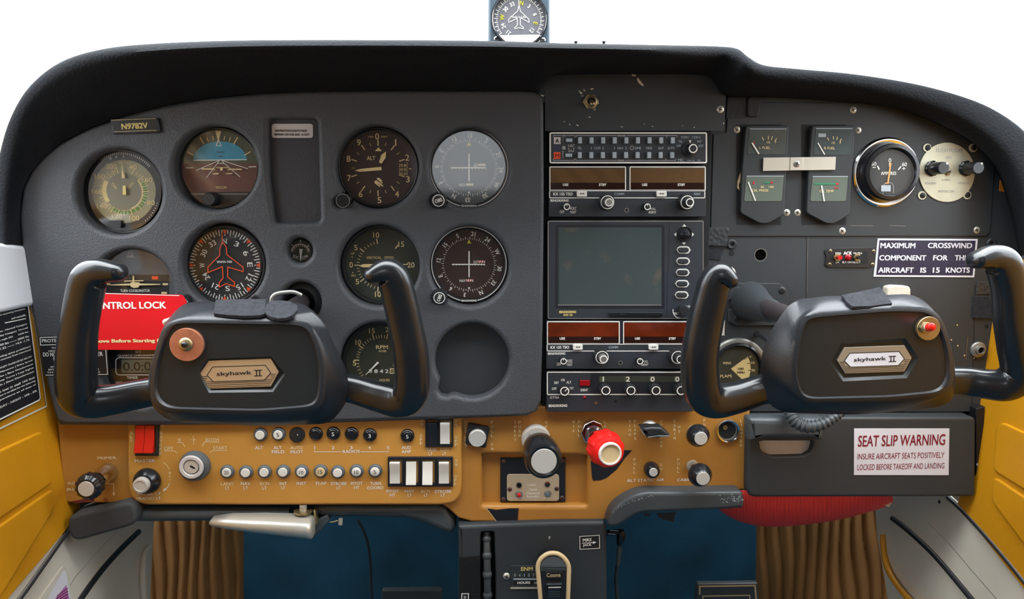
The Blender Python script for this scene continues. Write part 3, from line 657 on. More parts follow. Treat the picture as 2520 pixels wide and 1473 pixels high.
# ---- two course indicators
def cdi(lab, gcol, ccx, ccy, z, rf, items, cross, flags, facem, ringm, knob, bk):
    s = rf
    T, f, b = gauge('course_indicator', lab, 'gauge', ccx, ccy, s*1.13, s, facem, z=z, rim=(s*1.06, s*1.085, 'ink_white'), fh=-4, glass='glass')
    h = H(T)
    for i in range(72): f.ticks(ccx, ccy, s*.72, s*(.80 if i % 2 == 0 else .76), [i*5+2], s*.015, h, 'ink_white')
    f.nums(ccx, ccy, s*.885, items, s*.125, h, 'ink_white', bold=.03)
    f.poly([(ccx-s*.06, ccy-s*.60), (ccx+s*.06, ccy-s*.60), (ccx, ccy-s*.73)], h+.1, 'ink_yellow'); f.poly([(ccx-s*.035, ccy+s*.66), (ccx+s*.035, ccy+s*.66), (ccx, ccy+s*.73)], h+.1, 'ink_white')
    for i in range(11):
        if i != 5: f.disc(ccx-s*.45+i*s*.09, ccy+s*.03, s*.013, h+.1, 'ink_white', 10).disc(ccx, ccy-s*.38+i*s*.076, s*.010, h+.1, 'ink_white', 10)
    f.text('GS', ccx+s*.18, ccy-s*.07, s*.11, s*.08, h+.1, 'ink_white'); f.text('NAV', ccx-s*.19, ccy+s*.47, s*.17, s*.08, h+.1, 'ink_white')
    for x0, y0 in ((ccx+s*.25, ccy-s*.11), (ccx-s*.09, ccy+s*.43)):
        f.rect(x0, y0, x0+s*.21, y0+s*.065, h+.1, 'ink_white')
        for i in range(3): f.poly([(x0+s*(.03+.07*i), y0), (x0+s*(.06+.07*i), y0), (x0+s*(.03+.07*i), y0+s*.065), (x0+s*(0+.07*i), y0+s*.065)], h+.2, flags)
    n = T.part('course_needle'); n.plate([rrect(ccx-s*.018, ccy-s*.38, ccx+s*.018, ccy+s*.36)], -3.2, -2.9, 'ink_white'); 
    n = T.part('glideslope_needle'); n.plate([rrect(ccx-s*.50, ccy-s*.016, ccx+s*.46, ccy+s*.016)], -2.8, -2.5, 'ink_white')
    lb = T.part('maker_label'); lb.rect(ccx-s*.24, ccy+s*1.0, ccx+s*.24, ccy+s*1.085, .6, 'ink_black').text('BENDIX/KING', ccx, ccy+s*1.043, s*.44, s*.055, .8, 'ink_white', bold=.03)
    kx, ky = knob; k = T.part('course_knob'); k.lathe(kx, ky, [(s*.22, -6), (s*.22, 10), (s*.215, 16), (s*.18, 20), (s*.17, 20.2)], 'plastic', 60, kn=(20, .03, 0, 2), hq=20)
    k.ring(kx, ky, s*.145, s*.165, 20.4, 'ink_white').text('OBS', kx, ky, s*.21, s*.10, 20.4, 'ink_white', rot=bk, bold=.02)
    return T, f
cdi('course dial reading 15 at the top with pale blue reflection', 0, 1803, 815, 'B', 315, [(2, '15'), (-27, '12'), (33, 'S'), (-58, 'E'), (66, '21'), (-88, '6'), (94, '24'), (122, 'W'), (-119, '3'), (-152, 'N'), (150, '30'), (182, '33')], None, 'ink_tan', 'face_bluegrey', 0, (1540, 1098), -18)
cdi('brown course dial reading 21 near the top with OBS knob', 0, 1457, 312, 'F', 242, [(-22, 'S'), (8, '21'), (37, '24'), (66, 'W'), (98, '30'), (127, '33'), (157, 'N'), (188, '3'), (-143, '6'), (-112, 'E'), (-82, '12'), (-51, '15')], None, 'ink_red', 'face_brown', 0, (1250, 545), -70)

# ---- turn coordinator
T, f, b = gauge('turn_coordinator', 'turn dial with small white aeroplane, partly behind the red tag', 'gauge', 975, 445, 300, 285, 'face_bluegrey', z='E')
h = H(T); f.rect(760, 340, 1225, 500, h, 'face', 10); f.poly([(1100, 350), (1148, 352), (1142, 376), (1102, 374)], h+.1, 'ink_orange')
f.text('D.C.', 948, 182, 40, 18, h, 'ink_white').text('ELEC.', 950, 207, 52, 18, h, 'ink_white').text('TURN COORDINATOR', 980, 456, 210, 20, h+.1, 'ink_white')
for x in (1178, 760): f.rect(x, 402, x+40, 416, h+.1, 'ink_cream')
f.rect(1170, 465, 1210, 480, h+.1, 'ink_cream').poly([(800, 485), (1130, 482), (1130, 520), (820, 520)], h+.1, 'card_grey')
n = T.part('miniature_aeroplane'); n.plate([[(800, 412), (945, 404), (948, 396), (1008, 396), (1012, 404), (1162, 408), (1162, 414), (1010, 418), (1002, 432), (972, 437), (950, 428), (944, 418), (800, 418)]], -3.5, -3, 'ink_cream')
n.plate([[(900, 384), (1040, 380), (1040, 387), (900, 391)]], -3.5, -3, 'ink_cream').plate([[(962, 348), (970, 348), (975, 398), (960, 398)]], -3.5, -3, 'ink_cream')

# ---- directional gyro
T, f, b = gauge('heading_indicator', 'directional gyro with orange aeroplane outline and compass card', 'gauge', 1630, 272, 286, 266, 'face', z='E')
h = H(T)
for i in range(72): f.ticks(1630, 272, 214 if i % 2 == 0 else 228, 256, [i*5], 6.5, h, 'ink_white')
for t, x, y, a in (('N', 1627, 98, 0), ('3', 1715, 118, 25), ('6', 1782, 184, 55), ('E', 1812, 268, 88), ('12', 1806, 360, 118), ('15', 1737, 425, 150), ('S', 1650, 440, 178), ('21', 1563, 425, 205), ('24', 1495, 352, 240), ('W', 1466, 272, 268), ('30', 1478, 184, 298), ('33', 1540, 115, 330)):
    f.text(t, x, y, 16+len(t)*18, 38, h, 'ink_white', rot=a)
for a in range(0, 360, 45): f.poly([(1630+256*math.sin((a-4)*D2R), 272-256*math.cos((a-4)*D2R)), (1630+256*math.sin((a+4)*D2R), 272-256*math.cos((a+4)*D2R)), (1630+222*math.sin(a*D2R), 272-222*math.cos(a*D2R))], h+.1, 'ink_orange')
n = T.part('aeroplane_symbol'); n.line([(1610, 35), (1612, 100), (1593, 155), (1593, 200), (1507, 285), (1507, 325), (1612, 282), (1617, 365), (1588, 400), (1590, 430), (1640, 405), (1700, 425), (1700, 395), (1650, 355), (1652, 285), (1762, 318), (1762, 285), (1645, 195), (1640, 140), (1612, 100)], 7, -3.5, 'ink_orange')
n.text('SIGMA-TEK', 1628, 247, 110, 15, -3.5, 'ink_white', bold=.03)
k = T.part('heading_knob'); k.lathe(1340, 525, [(40, -8), (40, 16), (34, 19)], 'plastic', 30, kn=(12, .04, 0, 1), hq=18); k.text('A/T', 1352, 530, 30, 20, 19.3, 'ink_white', rot=60)
k = T.part('screw'); k.screw(1872, 495, 26, 13, 'plastic')

# ---- suction
T, f, b = gauge('suction_gauge', 'small suction gauge with white arc between the two dial columns', 'gauge', 281, 218, 88, 76, 'face_green', z='F', fh=-3)
h = H(T); f.ring(281, 235, 62, 68, h, 'ink_white', -75, 75).ticks(281, 235, 50, 62, rng(-75, 75, 15), 5, h, 'ink_white')
f.text('5', 282, 150, 14, 18, h, 'ink_white').text('4', 224, 178, 11, 15, h, 'ink_white', rot=-30).text('6', 338, 182, 11, 15, h, 'ink_white', rot=30)
f.nums(281, 210, 66, [(-135, 'S'), (-150, 'U'), (-165, 'C'), (165, 'T'), (150, 'I'), (138, 'O'), (124, 'N')][::-1][:0], 16, h, 'ink_white')
for t, x, y, a in (('SUC', 250, 260, 22), ('ION', 312, 260, -25)): f.text(t, x, y, 40, 20, h, 'ink_white', rot=a)
n = T.part('needle'); n.plate([[(272, 205), (298, 205), (290, 240), (286, 285), (279, 285), (277, 240)]], -1.8, -1.5, 'ink_white')
b = T.part('lower_lip'); b.ring(281, 222, 78, 90, .3, 'earth', 120, 240)

# ---- vertical speed
T, f, b = gauge('vertical_speed_indicator', 'vertical speed dial marked 0 to 20 behind the yoke horn', 'gauge', 850, 318, 275, 256, 'face_green', z='F')
h = H(T)
for t, x, y, w in (('10', 810, 108, 42), ('5', 668, 195, 24), ('0', 635, 315, 24), ('5', 678, 432, 24), ('10', 822, 520, 42), ('15', 984, 172, 40), ('20', 1052, 316, 50)): f.text(t, x, y, w, 38, h, 'ink_cream')
f.ticks(845, 318, 152, 188, [-10, -52, -90, -128, -172, 40, 88], 7, h, 'ink_cream').ticks(845, 318, 152, 172, [-18, -26, -34, -43, -60, -67, -75, -83, -98, -105, -113, -120, -137, -146, -154, -163], 4, h, 'ink_cream')
f.text('VERTICAL   SPEED', 836, 265, 190, 17, h, 'ink_tan').text('UP', 646, 236, 28, 16, h, 'ink_tan').text('DN', 650, 390, 28, 16, h, 'ink_tan').poly([(636, 264), (648, 264), (642, 254)], h, 'ink_tan').poly([(640, 366), (652, 366), (646, 376)], h, 'ink_tan')
n = T.part('needle'); n.plate([[(688, 322), (718, 311), (860, 308), (900, 312), (900, 326), (860, 330), (718, 333)]], -3.5, -3.1, 'ink_cream'); n.disc(850, 318, 16, -3, 'bezel', 24)

# ---- tachometer
T, f, b = gauge('tachometer', 'engine speed dial marked RPM with hour drums, half behind yoke', 'gauge', 850, 985, 270, 252, 'face_green', z='F')
h = H(T); cx, cy = 850, 985
for t, x, y, w in (('5', 658, 1000, 24), ('10', 685, 855, 38), ('15', 780, 776, 40), ('20', 898, 766, 52), ('25', 1010, 830, 50)): f.text(t, x, y, w, 36, h, 'ink_cream')
f.ticks(cx, cy, 158, 196, [-88, -56, -20, 12, 45], 7, h, 'ink_cream').ticks(cx, cy, 160, 182, [-126, -119, -111, -103, -96, -81, -75, -69, -62, -49, -42, -35, -28, -13, -7, -1, 6], 4, h, 'ink_cream')
f.text('RPM', 850, 888, 82, 26, h, 'ink_cream').text('X100', 853, 916, 52, 14, h, 'ink_cream').text('HOURS', 868, 1118, 70, 18, h, 'ink_tan').text('10', 936, 1015, 18, 14, h, 'ink_tan')
for i, c in enumerate('3842'): f.text(c, 770+i*38, 1056, 24, 26, h+.1, 'ink_white')
f.rect(905, 1036, 938, 1074, h+.1, 'ink_cream').text('8', 921, 1055, 22, 28, h+.2, 'ink_black').line([(945, 1035), (945, 1042), (990, 1042)], 6, h+.1, 'ink_cream').line([(942, 1062), (990, 1062)], 5, h+.1, 'ink_cream')
n = T.part('needle'); n.plate([[(732, 1084), (818, 990), (830, 998), (740, 1080)]], -3.5, -3.1, 'ink_white')

# ---- clock
T, f, b = gauge('chronometer', 'round digital clock reading zeros below the red lock tag', 'clock', 1005, 1010, 285, 262, 'bezel', z='E', fh=-2)
h = H(T); f.text('LC 2', 1002, 898, 36, 14, h, 'ink_white').text('QUARTZ CHRONOMETER', 1010, 926, 305, 15, h, 'ink_white').text('TIMER', 960, 1086, 78, 20, h, 'ink_white').text('SET   SELECT', 930, 1122, 180, 16, h, 'ink_white')
f.line(rrect(840, 942, 1190, 1066, 24), 6, h, 'ink_white', True).rect(880, 955, 1160, 1050, h, 'face_grey', 6).text('0.0:00', 1020, 1004, 250, 66, h+.1, 'ink_black')

# ---- placards stuck on the flight panel
T, b = solo('registration_plate', 'small black plate with gold lettering N9782V', 'placard', 1160, 458, .008, z='A')
b.plate([[(945, 400), (1350, 383), (1368, 395), (1385, 505), (1365, 512), (985, 525), (970, 500)]], 0, 3, 'bezel_gloss', .8); b.line([(960, 405), (1345, 390)], 5, 3.2, 'brass_worn'); b.line([(985, 505), (1350, 492)], 4, 3.2, 'brass_worn')
b.text('N9782V', 1162, 455, 228, 50, 3.3, 'ink_gold', rot=-3, bold=.035)
for x in (1052, 1268):
    pass
T, b = solo('light_notice', 'silver notice about navigation lights in the tall recess', 'placard', 278, 497, .0005, z='B')
b.plate([rrect(100, 436, 457, 558, 22)], 0, .5, 'paper_grey', .2); b.text('NAVIGATION LIGHTS MUST', 270, 496, 276, 19, .7, 'ink_black', bold=.03).text('REMAIN ON FOR ADS - B OUT', 276, 529, 304, 19, .7, 'ink_black', bold=.03)
T, b = solo('fuse_placard', 'black placard lettered PROTE half hidden by the yoke grip', 'placard', 530, 925, .008, z='E')
b.plate([[(282, 785), (770, 785), (792, 1070), (320, 1072)]], 0, .5, 'placard_black', .1)
b.line([(290, 795), (430, 792), (432, 846), (294, 850), (290, 795)], 5, .7, 'ink_white').text('PROTECT', 380, 818, 146, 25, .7, 'ink_white')
b.line([(765, 860), (780, 1062), (330, 1068)], 5, .7, 'ink_white').text('THIS PLACARD', 450, 870, 150, 12, .7, 'ink_white').text('HIGH INTENSITY', 450, 892, 190, 12, .7, 'ink_white')
b.text('DO NOT', 368, 918, 108, 30, .7, 'ink_white').text('TER', 712, 914, 66, 30, .7, 'ink_white').text('FOR', 420, 948, 62, 28, .7, 'ink_white')
for i, t in enumerate(('AFTER', 'BETWEEN', 'THEM')): b.text(t, 395-i*6, 1008+i*20, 60+i*12, 12, .7, 'ink_white')
for i, t in enumerate(('IN', 'LINES', 'UTES')): b.text(t, 700, 1006+i*20, 18+i*16, 12, .7, 'ink_white')

# ---- red control lock tag hanging on its pin
T = Th('control_lock_tag', 'red metal tag lettered CONTROL LOCK behind the pilot yoke', 'tag', 1000, 680, .045, z='E')
b = T.part('tag'); b.plate([roundpoly([(560, 470), (1320, 487), (1345, 520), (1355, 560), (1200, 700), (1150, 886), (560, 884)], 14)], -.6, .6, 'tag_red', .2)
b.line([(560, 470), (1300, 492)], 5, .8, 'ink_white').text('CONTROL LOCK', 918, 562, 560, 52, .8, 'ink_white', bold=.03).text('Remove Before Starting Engine', 948, 822, 640, 34, .8, 'ink_cream', bold=.045)
b = T.part('pin'); b.tube([(1195, 685, 8), (1225, 668, 14), (1300, 640, 20), (1380, 620, 24)], [18, 16, 13, 13], 'cork', 14); b.ball(1205, 684, 8, 26, 'cork')
# ================================================================ centre stack
T = Th('centre_panel', 'black upper centre plate with chipped paint above the radios', 'panel', 1550, 250, .001)
b = T.part('plate')
b.plate([[(1340, 226), (1336, 215), (1346, 176), (1746, 176), (1766, 200), (1786, 232), (1782, 322), (1341, 323)]], -2, 0, 'metal_paint', .4)
T.z = 'C'
for p in ([(890, 640), (930, 645), (925, 660), (900, 655)], [(940, 668), (955, 680), (1000, 738), (988, 742), (955, 720), (938, 690)], [(432, 775), (470, 805), (452, 812)], [(472, 765), (492, 780), (482, 788)], [(535, 762), (570, 762), (545, 778)], [(450, 828), (480, 822), (470, 832)],
          [(100, 815), (140, 822), (128, 835)], [(515, 1008), (540, 1006), (532, 1016)], [(352, 1062), (370, 1080), (355, 1076)], [(415, 1070), (438, 1085), (420, 1088)], [(800, 1086), (818, 1096), (806, 1100)], [(1066, 1086), (1082, 1090), (1072, 1096)], [(1325, 1084), (1340, 1086), (1332, 1090)],
          [(1425, 1094), (1442, 1098), (1430, 1104)], [(995, 1065), (1008, 1068), (1000, 1072)], [(560, 945), (585, 942), (575, 952)], [(600, 880), (612, 890), (606, 900)], [(305, 1044), (318, 1050), (310, 1054)], [(1684, 1055), (1692, 1055), (1690, 1076), (1684, 1070)]):
    b.poly(p, .15, 'chip')
s = T.part('screw'); s.screw(1658, 942, 33, 0, 'alu')
T = Th('toggle_switch', 'brass toggle switch with hexagonal nut on the plate above the radios', 'switch', 540, 875, .001, z='C')
b = T.part('nut'); b.plate([circ(540, 876, 70, 6)], 0, 2, 'brass_worn', .5); b.lathe(540, 876, [(50, 2), (50, 3.5), (42, 4), (36, 4), (34, 1)], 'brass_worn', 36, cap=False).disc(540, 876, 36, 2.2, 'void')
b = T.part('lever'); b.tube([(540, 872, 1), (545, 880, 8), (552, 890, 14)], [14, 17, 24], 'brass_worn', 16); b.ball(554, 894, 15, 26, 'brass_worn')

T, b = solo('radio_rack', 'black bay frame around the stacked radios', 'radio rack', 1540, 660, -.009)
b.plate([[(1336, 322), (1752, 322), (1735, 1012), (1334, 1012)]], -10, 0, 'void', .5)

def frame(b, x0, y0, x1, y1, w, h, m, r=8): b.line(rrect(x0, y0, x1, y1, r, 4), w, h, m, True)
# audio panel
T = Th('audio_panel', 'audio selector panel with two rows of pale push buttons', 'radio', 1240, 345, .003, z='Q')
b = T.part('fascia'); b.plate([rrect(172, 135, 2305, 560, 12)], -14, 0, 'radio', .6)
frame(b, 186, 148, 2292, 548, 20, .15, 'ink_white', 18)
b.rect(235, 205, 327, 297, .15, 'paper_grey').rect(235, 308, 322, 398, .15, 'placard_blue').rect(235, 405, 325, 498, .15, 'ink_orange')
b.text('A', 281, 253, 48, 58, .3, 'ink_black').text('M', 281, 453, 58, 54, .3, 'ink_maroon')
b.line([(228, 200), (228, 183), (340, 183)], 4, .2, 'ink_white').line([(410, 183), (518, 183), (518, 205)], 4, .2, 'ink_white').text('MKR', 375, 185, 52, 14, .2, 'ink_white')
b.line([(535, 205), (535, 183), (1090, 183)], 4, .2, 'ink_white').line([(1215, 183), (1895, 183), (1895, 205)], 4, .2, 'ink_white').text('SPEAKER', 1150, 185, 108, 16, .2, 'ink_white').line([(1758, 183), (1758, 208)], 4, .2, 'ink_white')
b.line([(228, 490), (228, 517), (512, 517), (512, 492)], 4, .2, 'ink_white').line([(532, 492), (532, 517), (1090, 517)], 4, .2, 'ink_white').line([(1190, 517), (1880, 517), (1880, 490)], 4, .2, 'ink_white').text('PHONE', 1140, 517, 82, 16, .2, 'ink_white').line([(1745, 492), (1745, 517)], 4, .2, 'ink_white')
b.vtext('TST', 360, 212, 30, 16, 16, .2, 'ink_white').vtext('SENS', 356, 402, 26, 16, 16, .2, 'ink_white')
b.line([(430, 305), (440, 330), (495, 330), (500, 303), (515, 303)], 4, .2, 'ink_white').text('HI', 467, 312, 24, 14, .2, 'ink_white').line([(425, 352), (438, 352), (438, 400), (500, 400), (500, 352), (515, 352)], 4, .2, 'ink_white').text('LO', 467, 382, 26, 14, .2, 'ink_white')
b.disc(370, 348, 26, .2, 'steel', 20)
for t, x, w in (('TEL', 583, 60), ('1', 742, 10), ('COM', 820, 84), ('2', 898, 22), ('1', 1052, 10), ('NAV', 1132, 78), ('2', 1208, 22), ('DME', 1370, 84), ('MKR', 1520, 82), ('ADF', 1678, 78), ('AUTO', 1815, 98)): b.text(t, x, 352, w, 33, .2, 'button')
b.ring(1287, 348, 16, 28, .3, 'steel').disc(1287, 348, 16, .2, 'void', 16)
for t, x, y, w in (('COM 1', 2005, 206, 110), ('COM 2', 2155, 208, 112), ('TEL', 1943, 264, 62), ('INT', 2198, 262, 60), ('OFF', 1920, 322, 62), ('EXT', 2222, 322, 66), ('MIC', 1948, 512, 78), ('KMA 24', 2085, 518, 95), ('TSO', 2190, 517, 48)): b.text(t, x, y, w, 30 if y < 510 else (36 if t == 'MIC' else 16), .2, 'button')
def key(T, x0, y0, x1, y1):
    p = T.part('push_button'); p.plate([rrect(x0, y0, x1, y1, 5)], -1, 3.0, 'button', .4)
for i in range(9):
    x = 565+i*156.5; key(T, x, 205, x+50, 290); key(T, x-3+i*-.5, 404, x+48+i*-.5, 487)
key(T, 400, 222, 486, 268); key(T, 395, 424, 482, 470)
k = T.part('selector_knob'); k.lathe(2062, 368, [(104, 0), (100, 1.5), (72, 2), (64, 3), (62, 12), (58, 12.6)], 'plastic', 44); k.ring(2062, 368, 46, 60, 12.8, 'ink_white').poly([(2046, 248), (2080, 248), (2062, 290)], 2.4, 'ink_white')

def navcom(z, lab, wm1, wm2):
    T = Th('communication_radio', lab, 'radio', 1225, 930, .003, z=z)
    b = T.part('fascia'); b.plate([rrect(165, 592, 2285, 1278, 10)], -14, 0, 'radio', .6)
    for x0, x1 in ((175, 1210), (1255, 2285)): frame(b, x0+8, 606, x1-8, 920, 14, .2, 'ink_white', 12)
    frame(b, 178, 926, 2270, 1022, 12, .2, 'ink_white', 14); b.rect(1213, 600, 1252, 924, .15, 'radio_dark')
    b.text('KX 155 TSO', 358, 970, 262, 40, .2, 'ink_white', bold=.03).text('COMM', 1117, 970, 132, 34, .2, 'button').text('NAV', 2168, 968, 88, 34, .2, 'button')
    b.text('BENDIX/KING', 312, 1058, 245, 32, .2, 'ink_white', bold=.03).text('OFF', 345, 1214, 62, 32, .2, 'ink_white').text('PULL', 497, 1170, 84, 30, .2, 'ink_white').text('TEST', 494, 1216, 84, 30, .2, 'ink_white')
    b.line([(455, 1148), (540, 1148)], 4, .2, 'ink_white').line([(315, 1190), (380, 1190)], 4, .2, 'ink_white').text('PULL', 1570, 1170, 84, 30, .2, 'ink_white').text('IDENT', 1565, 1216, 100, 30, .2, 'ink_white')
    b.disc(1218, 1188, 24, .3, 'void', 20).ring(1218, 1188, 22, 30, .35, 'steel')
    for (x0, x1), m, us, st in (((190, 1195), wm1, 394, 893), ((1270, 2262), wm2, 1460, 1955)):
        w = T.part('display_window'); w.plate([rrect(x0, 622, x1, 908, 14)], -1, .35, m, .1); w.rect(x0+4, 818, x1-4, 904, .5, 'win_dark')
        w.text('USE', us, 845, 76, 34, .65, 'ink_white', bold=.04).text('STBY', st, 845, 102, 34, .65, 'ink_white', bold=.04)
    for x in (615, 1690):
        k = T.part('transfer_button'); k.plate([rrect(x-68, 930, x+68, 1008, 16)], 0, 2.6, 'white_plastic', .5); k.line([(x-16, 966), (x+18, 966)], 6, 2.8, 'ink_black').poly([(x-32, 966), (x-14, 954), (x-14, 978)], 2.8, 'ink_black').poly([(x+34, 966), (x+16, 954), (x+16, 978)], 2.8, 'ink_black')
    for x, y in ((930, 1080), (1990, 1080)):
        k = T.part('tuning_knob'); k.lathe(x, y, [(104, 0), (104, 9), (98, 11), (84, 11.2)], 'plastic', 96, kn=(24, .025, 0, 1)); k.ring(x, y, 80, 92, 11.4, 'ink_white')
        j = k.part('inner_knob'); j.lathe(x, y, [(58, 10), (58, 18), (54, 19.6), (48, 20)], 'steel' if x < 1000 else 'plastic', 40, kn=(20, .03, 0, 1)); j.ring(x, y, 42, 54, 20.2, 'ink_white')
    for x, y in ((395, 1140), (1468, 1140)):
        k = T.part('small_knob'); k.lathe(x, y, [(46, 0), (46, 8), (44, 9)], 'plastic', 36); k.ring(x, y, 32, 44, 9.3, 'ink_white').line([(x, y-12), (x, y-34)], 10, 9.3, 'ink_white')
    return T
navcom('Q', 'upper nav and com radio with brown reflections in its display windows', 'win_reflection', 'win_reflection')
Z['Q2'] = (1315.6, 685.9, 5.766)
navcom('Q2', 'lower nav and com radio with dark red display windows', 'win_red', 'win_red')

# moving map display
T = Th('map_display', 'square multifunction display with dark grey-green screen and five oval keys', 'display', 590, 400, .003, z='G')
b = T.part('fascia'); b.plate([rrect(48, 62, 1140, 752, 10)], -14, 0, 'radio', .6); frame(b, 54, 68, 1134, 746, 6, .2, 'steel', 10); b.line([(900, 70), (880, 745)], 2, .2, 'radio_dark')
b.line(rrect(112, 100, 858, 668, 8), 14, .2, 'radio_dark', True)
b.text('BENDIX/KING', 190, 700, 118, 17, .2, 'ink_gold', bold=.04).text('KMD 150', 192, 721, 62, 14, .2, 'ink_gold', bold=.03)
w = T.part('screen'); w.plate([rrect(128, 114, 842, 655, 8)], -2, .3, 'screen', .1); b.line([(122, 652), (842, 652)], 8, .5, 'steel')
k = T.part('card_slot'); k.plate([rrect(480, 704, 852, 730, 4)], 0, 2, 'bezel_gloss', .4); k.rect(555, 712, 590, 722, 2.2, 'void')
for x, y, a in ((1003, 97, 0), (1000, 224, 180), (940, 160, 270), (1063, 160, 90)):
    pts = [(0, -9), (15, 8), (-15, 8)]; c, s_ = math.cos(a*D2R), math.sin(a*D2R); b.poly([(x+p[0]*c-p[1]*s_, y+p[0]*s_+p[1]*c) for p in pts], .2, 'ink_white')
k = T.part('joystick'); k.lathe(1003, 158, [(52, 0), (50, 2), (44, 1), (38, 1), (30, 3), (20, 5), (22, 9), (18, 12), (8, 13.5)], 'plastic', 40)
for i in range(5):
    x, y = 998-i*3.2, 268+i*78.5; k = T.part('oval_key'); k.plate([rrect(x-36, y-17, x+36, y+17, 17, 8)], 0, 2.4, 'rubber', .7); b.line(rrect(x-42, y-22, x+42, y+22, 22, 8), 8, .2, 'ink_white', True)
k = T.part('brightness_knob'); k.lathe(985, 682, [(34, 0), (34, 9), (30, 10)], 'plastic', 36, kn=(14, .04, 0, 1)); b.text('BRT', 948, 712, 38, 18, .2, 'ink_white').ring(978, 690, 52, 58, .2, 'ink_white', 180, 280)
b.text('PUSH', 1030, 662, 44, 14, .2, 'ink_white')

# transponder
T = Th('transponder', 'transponder with red ident button and four code knobs', 'radio', 560, 1250, .003, z='G')
b = T.part('fascia'); b.plate([rrect(42, 1112, 1066, 1395, 8)], -14, 0, 'radio', .6); frame(b, 48, 1120, 1060, 1275, 7, .2, 'ink_white', 6)
b.poly([(350, 1130), (1050, 1130), (1050, 1262), (350, 1262)], .15, 'radio_dark').rect(405, 1146, 1040, 1188, .3, 'face_green')
for i, c in enumerate('1200'): b.rect(415+i*172, 1148, 450+i*172, 1188, .4, 'outer_olive').text(c, 438+i*172, 1168, 16 if c == '1' else 28, 34, .5, 'ink_white')
for t, x, y, w in (('ON', 156, 1174, 24), ('SBY', 112, 1193, 32), ('ALT', 198, 1190, 32), ('OFF', 96, 1235, 32), ('TST', 216, 1232, 30), ('IDENT', 306, 1244, 50), ('KT76A', 100, 1296, 60)): b.text(t, x, y, w, 17, .2, 'ink_white')
b.text('BENDIX/KING', 122, 1353, 128, 18, .2, 'ink_white', bold=.04).disc(525, 1324, 12, .2, 'void', 16).disc(388, 1334, 11, .2, 'brass_worn', 16)
k = T.part('ident_button'); k.plate([rrect(275, 1176, 345, 1216, 4)], 0, 1.5, 'red_glow', .5); k.line(rrect(273, 1174, 347, 1218), 4, .3, 'void', True)
k = T.part('indicator_lamp'); k.ball(308, 1294, 0, 11, 'red_glow')
k = T.part('mode_knob'); k.lathe(162, 1238, [(36, 0), (36, 7), (33, 8)], 'plastic', 36, kn=(12, .05, 0, 1)); k.ring(162, 1238, 24, 31, 8.2, 'ink_white').line([(162, 1238), (180, 1222)], 5, 8.3, 'ink_white')
for i in range(4): x = 445+i*173; k = T.part('code_knob'); k.lathe(x, 1232, [(40, 0), (40, 8), (36, 9)], 'plastic', 48, kn=(16, .05, 0, 1)); k.ring(x, 1232, 24, 31, 9.2, 'ink_white')

# ================================================================ passenger side panels
T = Th('right_panel', 'black sheet metal panel behind the passenger yoke, seamed down its middle', 'panel', 2100, 700, -.012)
b = T.part('plate')
b.plate([[(1742, 226), (1800, 226), (2050, 235), (2250, 262), (2340, 300), (2420, 360), (2470, 425), (2500, 520), (2512, 640), (2512, 900), (2505, 1012), (1742, 1012)], circ(1872, 627, 14, 32)], -3, 0, 'metal_paint', .3)
b.line([(1986, 586), (1984, 720), (1975, 1000)], 2.2, .15, 'void'); b.line([(1988, 586), (1986, 720)], .8, .2, 'steel'); b.line([(2400, 700), (2392, 1000)], 2, .15, 'void')
b.ring(1872, 627, 14, 15.4, .2, 'steel')
T.z = 'H'; b.line([(1655, 790), (1640, 955)], 3, .15, 'brass_worn')
for x, y in ((1578, 705), (1535, 812), (1582, 855), (1630, 925), (1700, 945)): b.disc(x, y, 6, .15, 'ink_tan', 8)
T.z = None
for x, y, r in ((1800, 623, 7), (2428, 802, 5), (1785, 401, 3), (1786, 330, 4), (1862, 822, 8), (1759, 835, 4), (2400, 884, 3)): b.disc(x, y, r, .15, 'void', 16)
for p in ([(1757, 536), (1764, 533), (1762, 539)], [(1758, 548), (1763, 550), (1760, 554)], [(1800, 655), (1808, 662), (1812, 672), (1804, 664)]): b.poly(p, .15, 'ink_white')
for x, y in ((1800, 601), (2438, 598)): g = T.part('grommet'); g.lathe(x, y, [(12, 0), (12, 1), (9, 2), (5, 1.6), (4.5, .1)], 'rubber', 24)
T, b = solo('dark_backing', 'dark void behind the open hole in the passenger panel', 'backing', 1872, 627, -.02); b.plate([circ(1872, 627, 40, 20)], -1, 0, 'void')

T = Th('gauge_panel', 'black screwed plate carrying the engine gauges and ammeter', 'panel', 2110, 410, -.0105)
b = T.part('plate'); b.plate([[(1792, 256), (1870, 252), (2196, 254), (2240, 268), (2438, 356), (2450, 372), (2437, 568), (2428, 580), (1749, 581), (1751, 500), (1756, 330), (1788, 326)]], -1.5, 0, 'metal_paint2', .4)
b.line([(2092, 555), (2150, 555)], .7, .15, 'steel'); b.line([(2190, 555), (2230, 556)], .7, .15, 'steel')
for x0, x1, y1 in ((1812, 1922, 553), (1972, 2082, 553)): b.rect(x0, 306, x1, y1, .12, 'void')
for p in ([(1822, 424), (1824, 440), (1818, 455), (1820, 468), (1814, 462), (1815, 445), (1820, 430)],): b.poly(p, .3, 'ivory')
for x, y in ((2012, 253),): pass
for i, (x, y) in enumerate(((1814, 319), (2112, 320), (2100, 270), (1936, 523), (1963, 523), (2073, 568), (2404, 566), (2430, 368))): s = T.part('screw'); s.screw(x, y, 8.5, 0, 'alu', a=20+i*23)
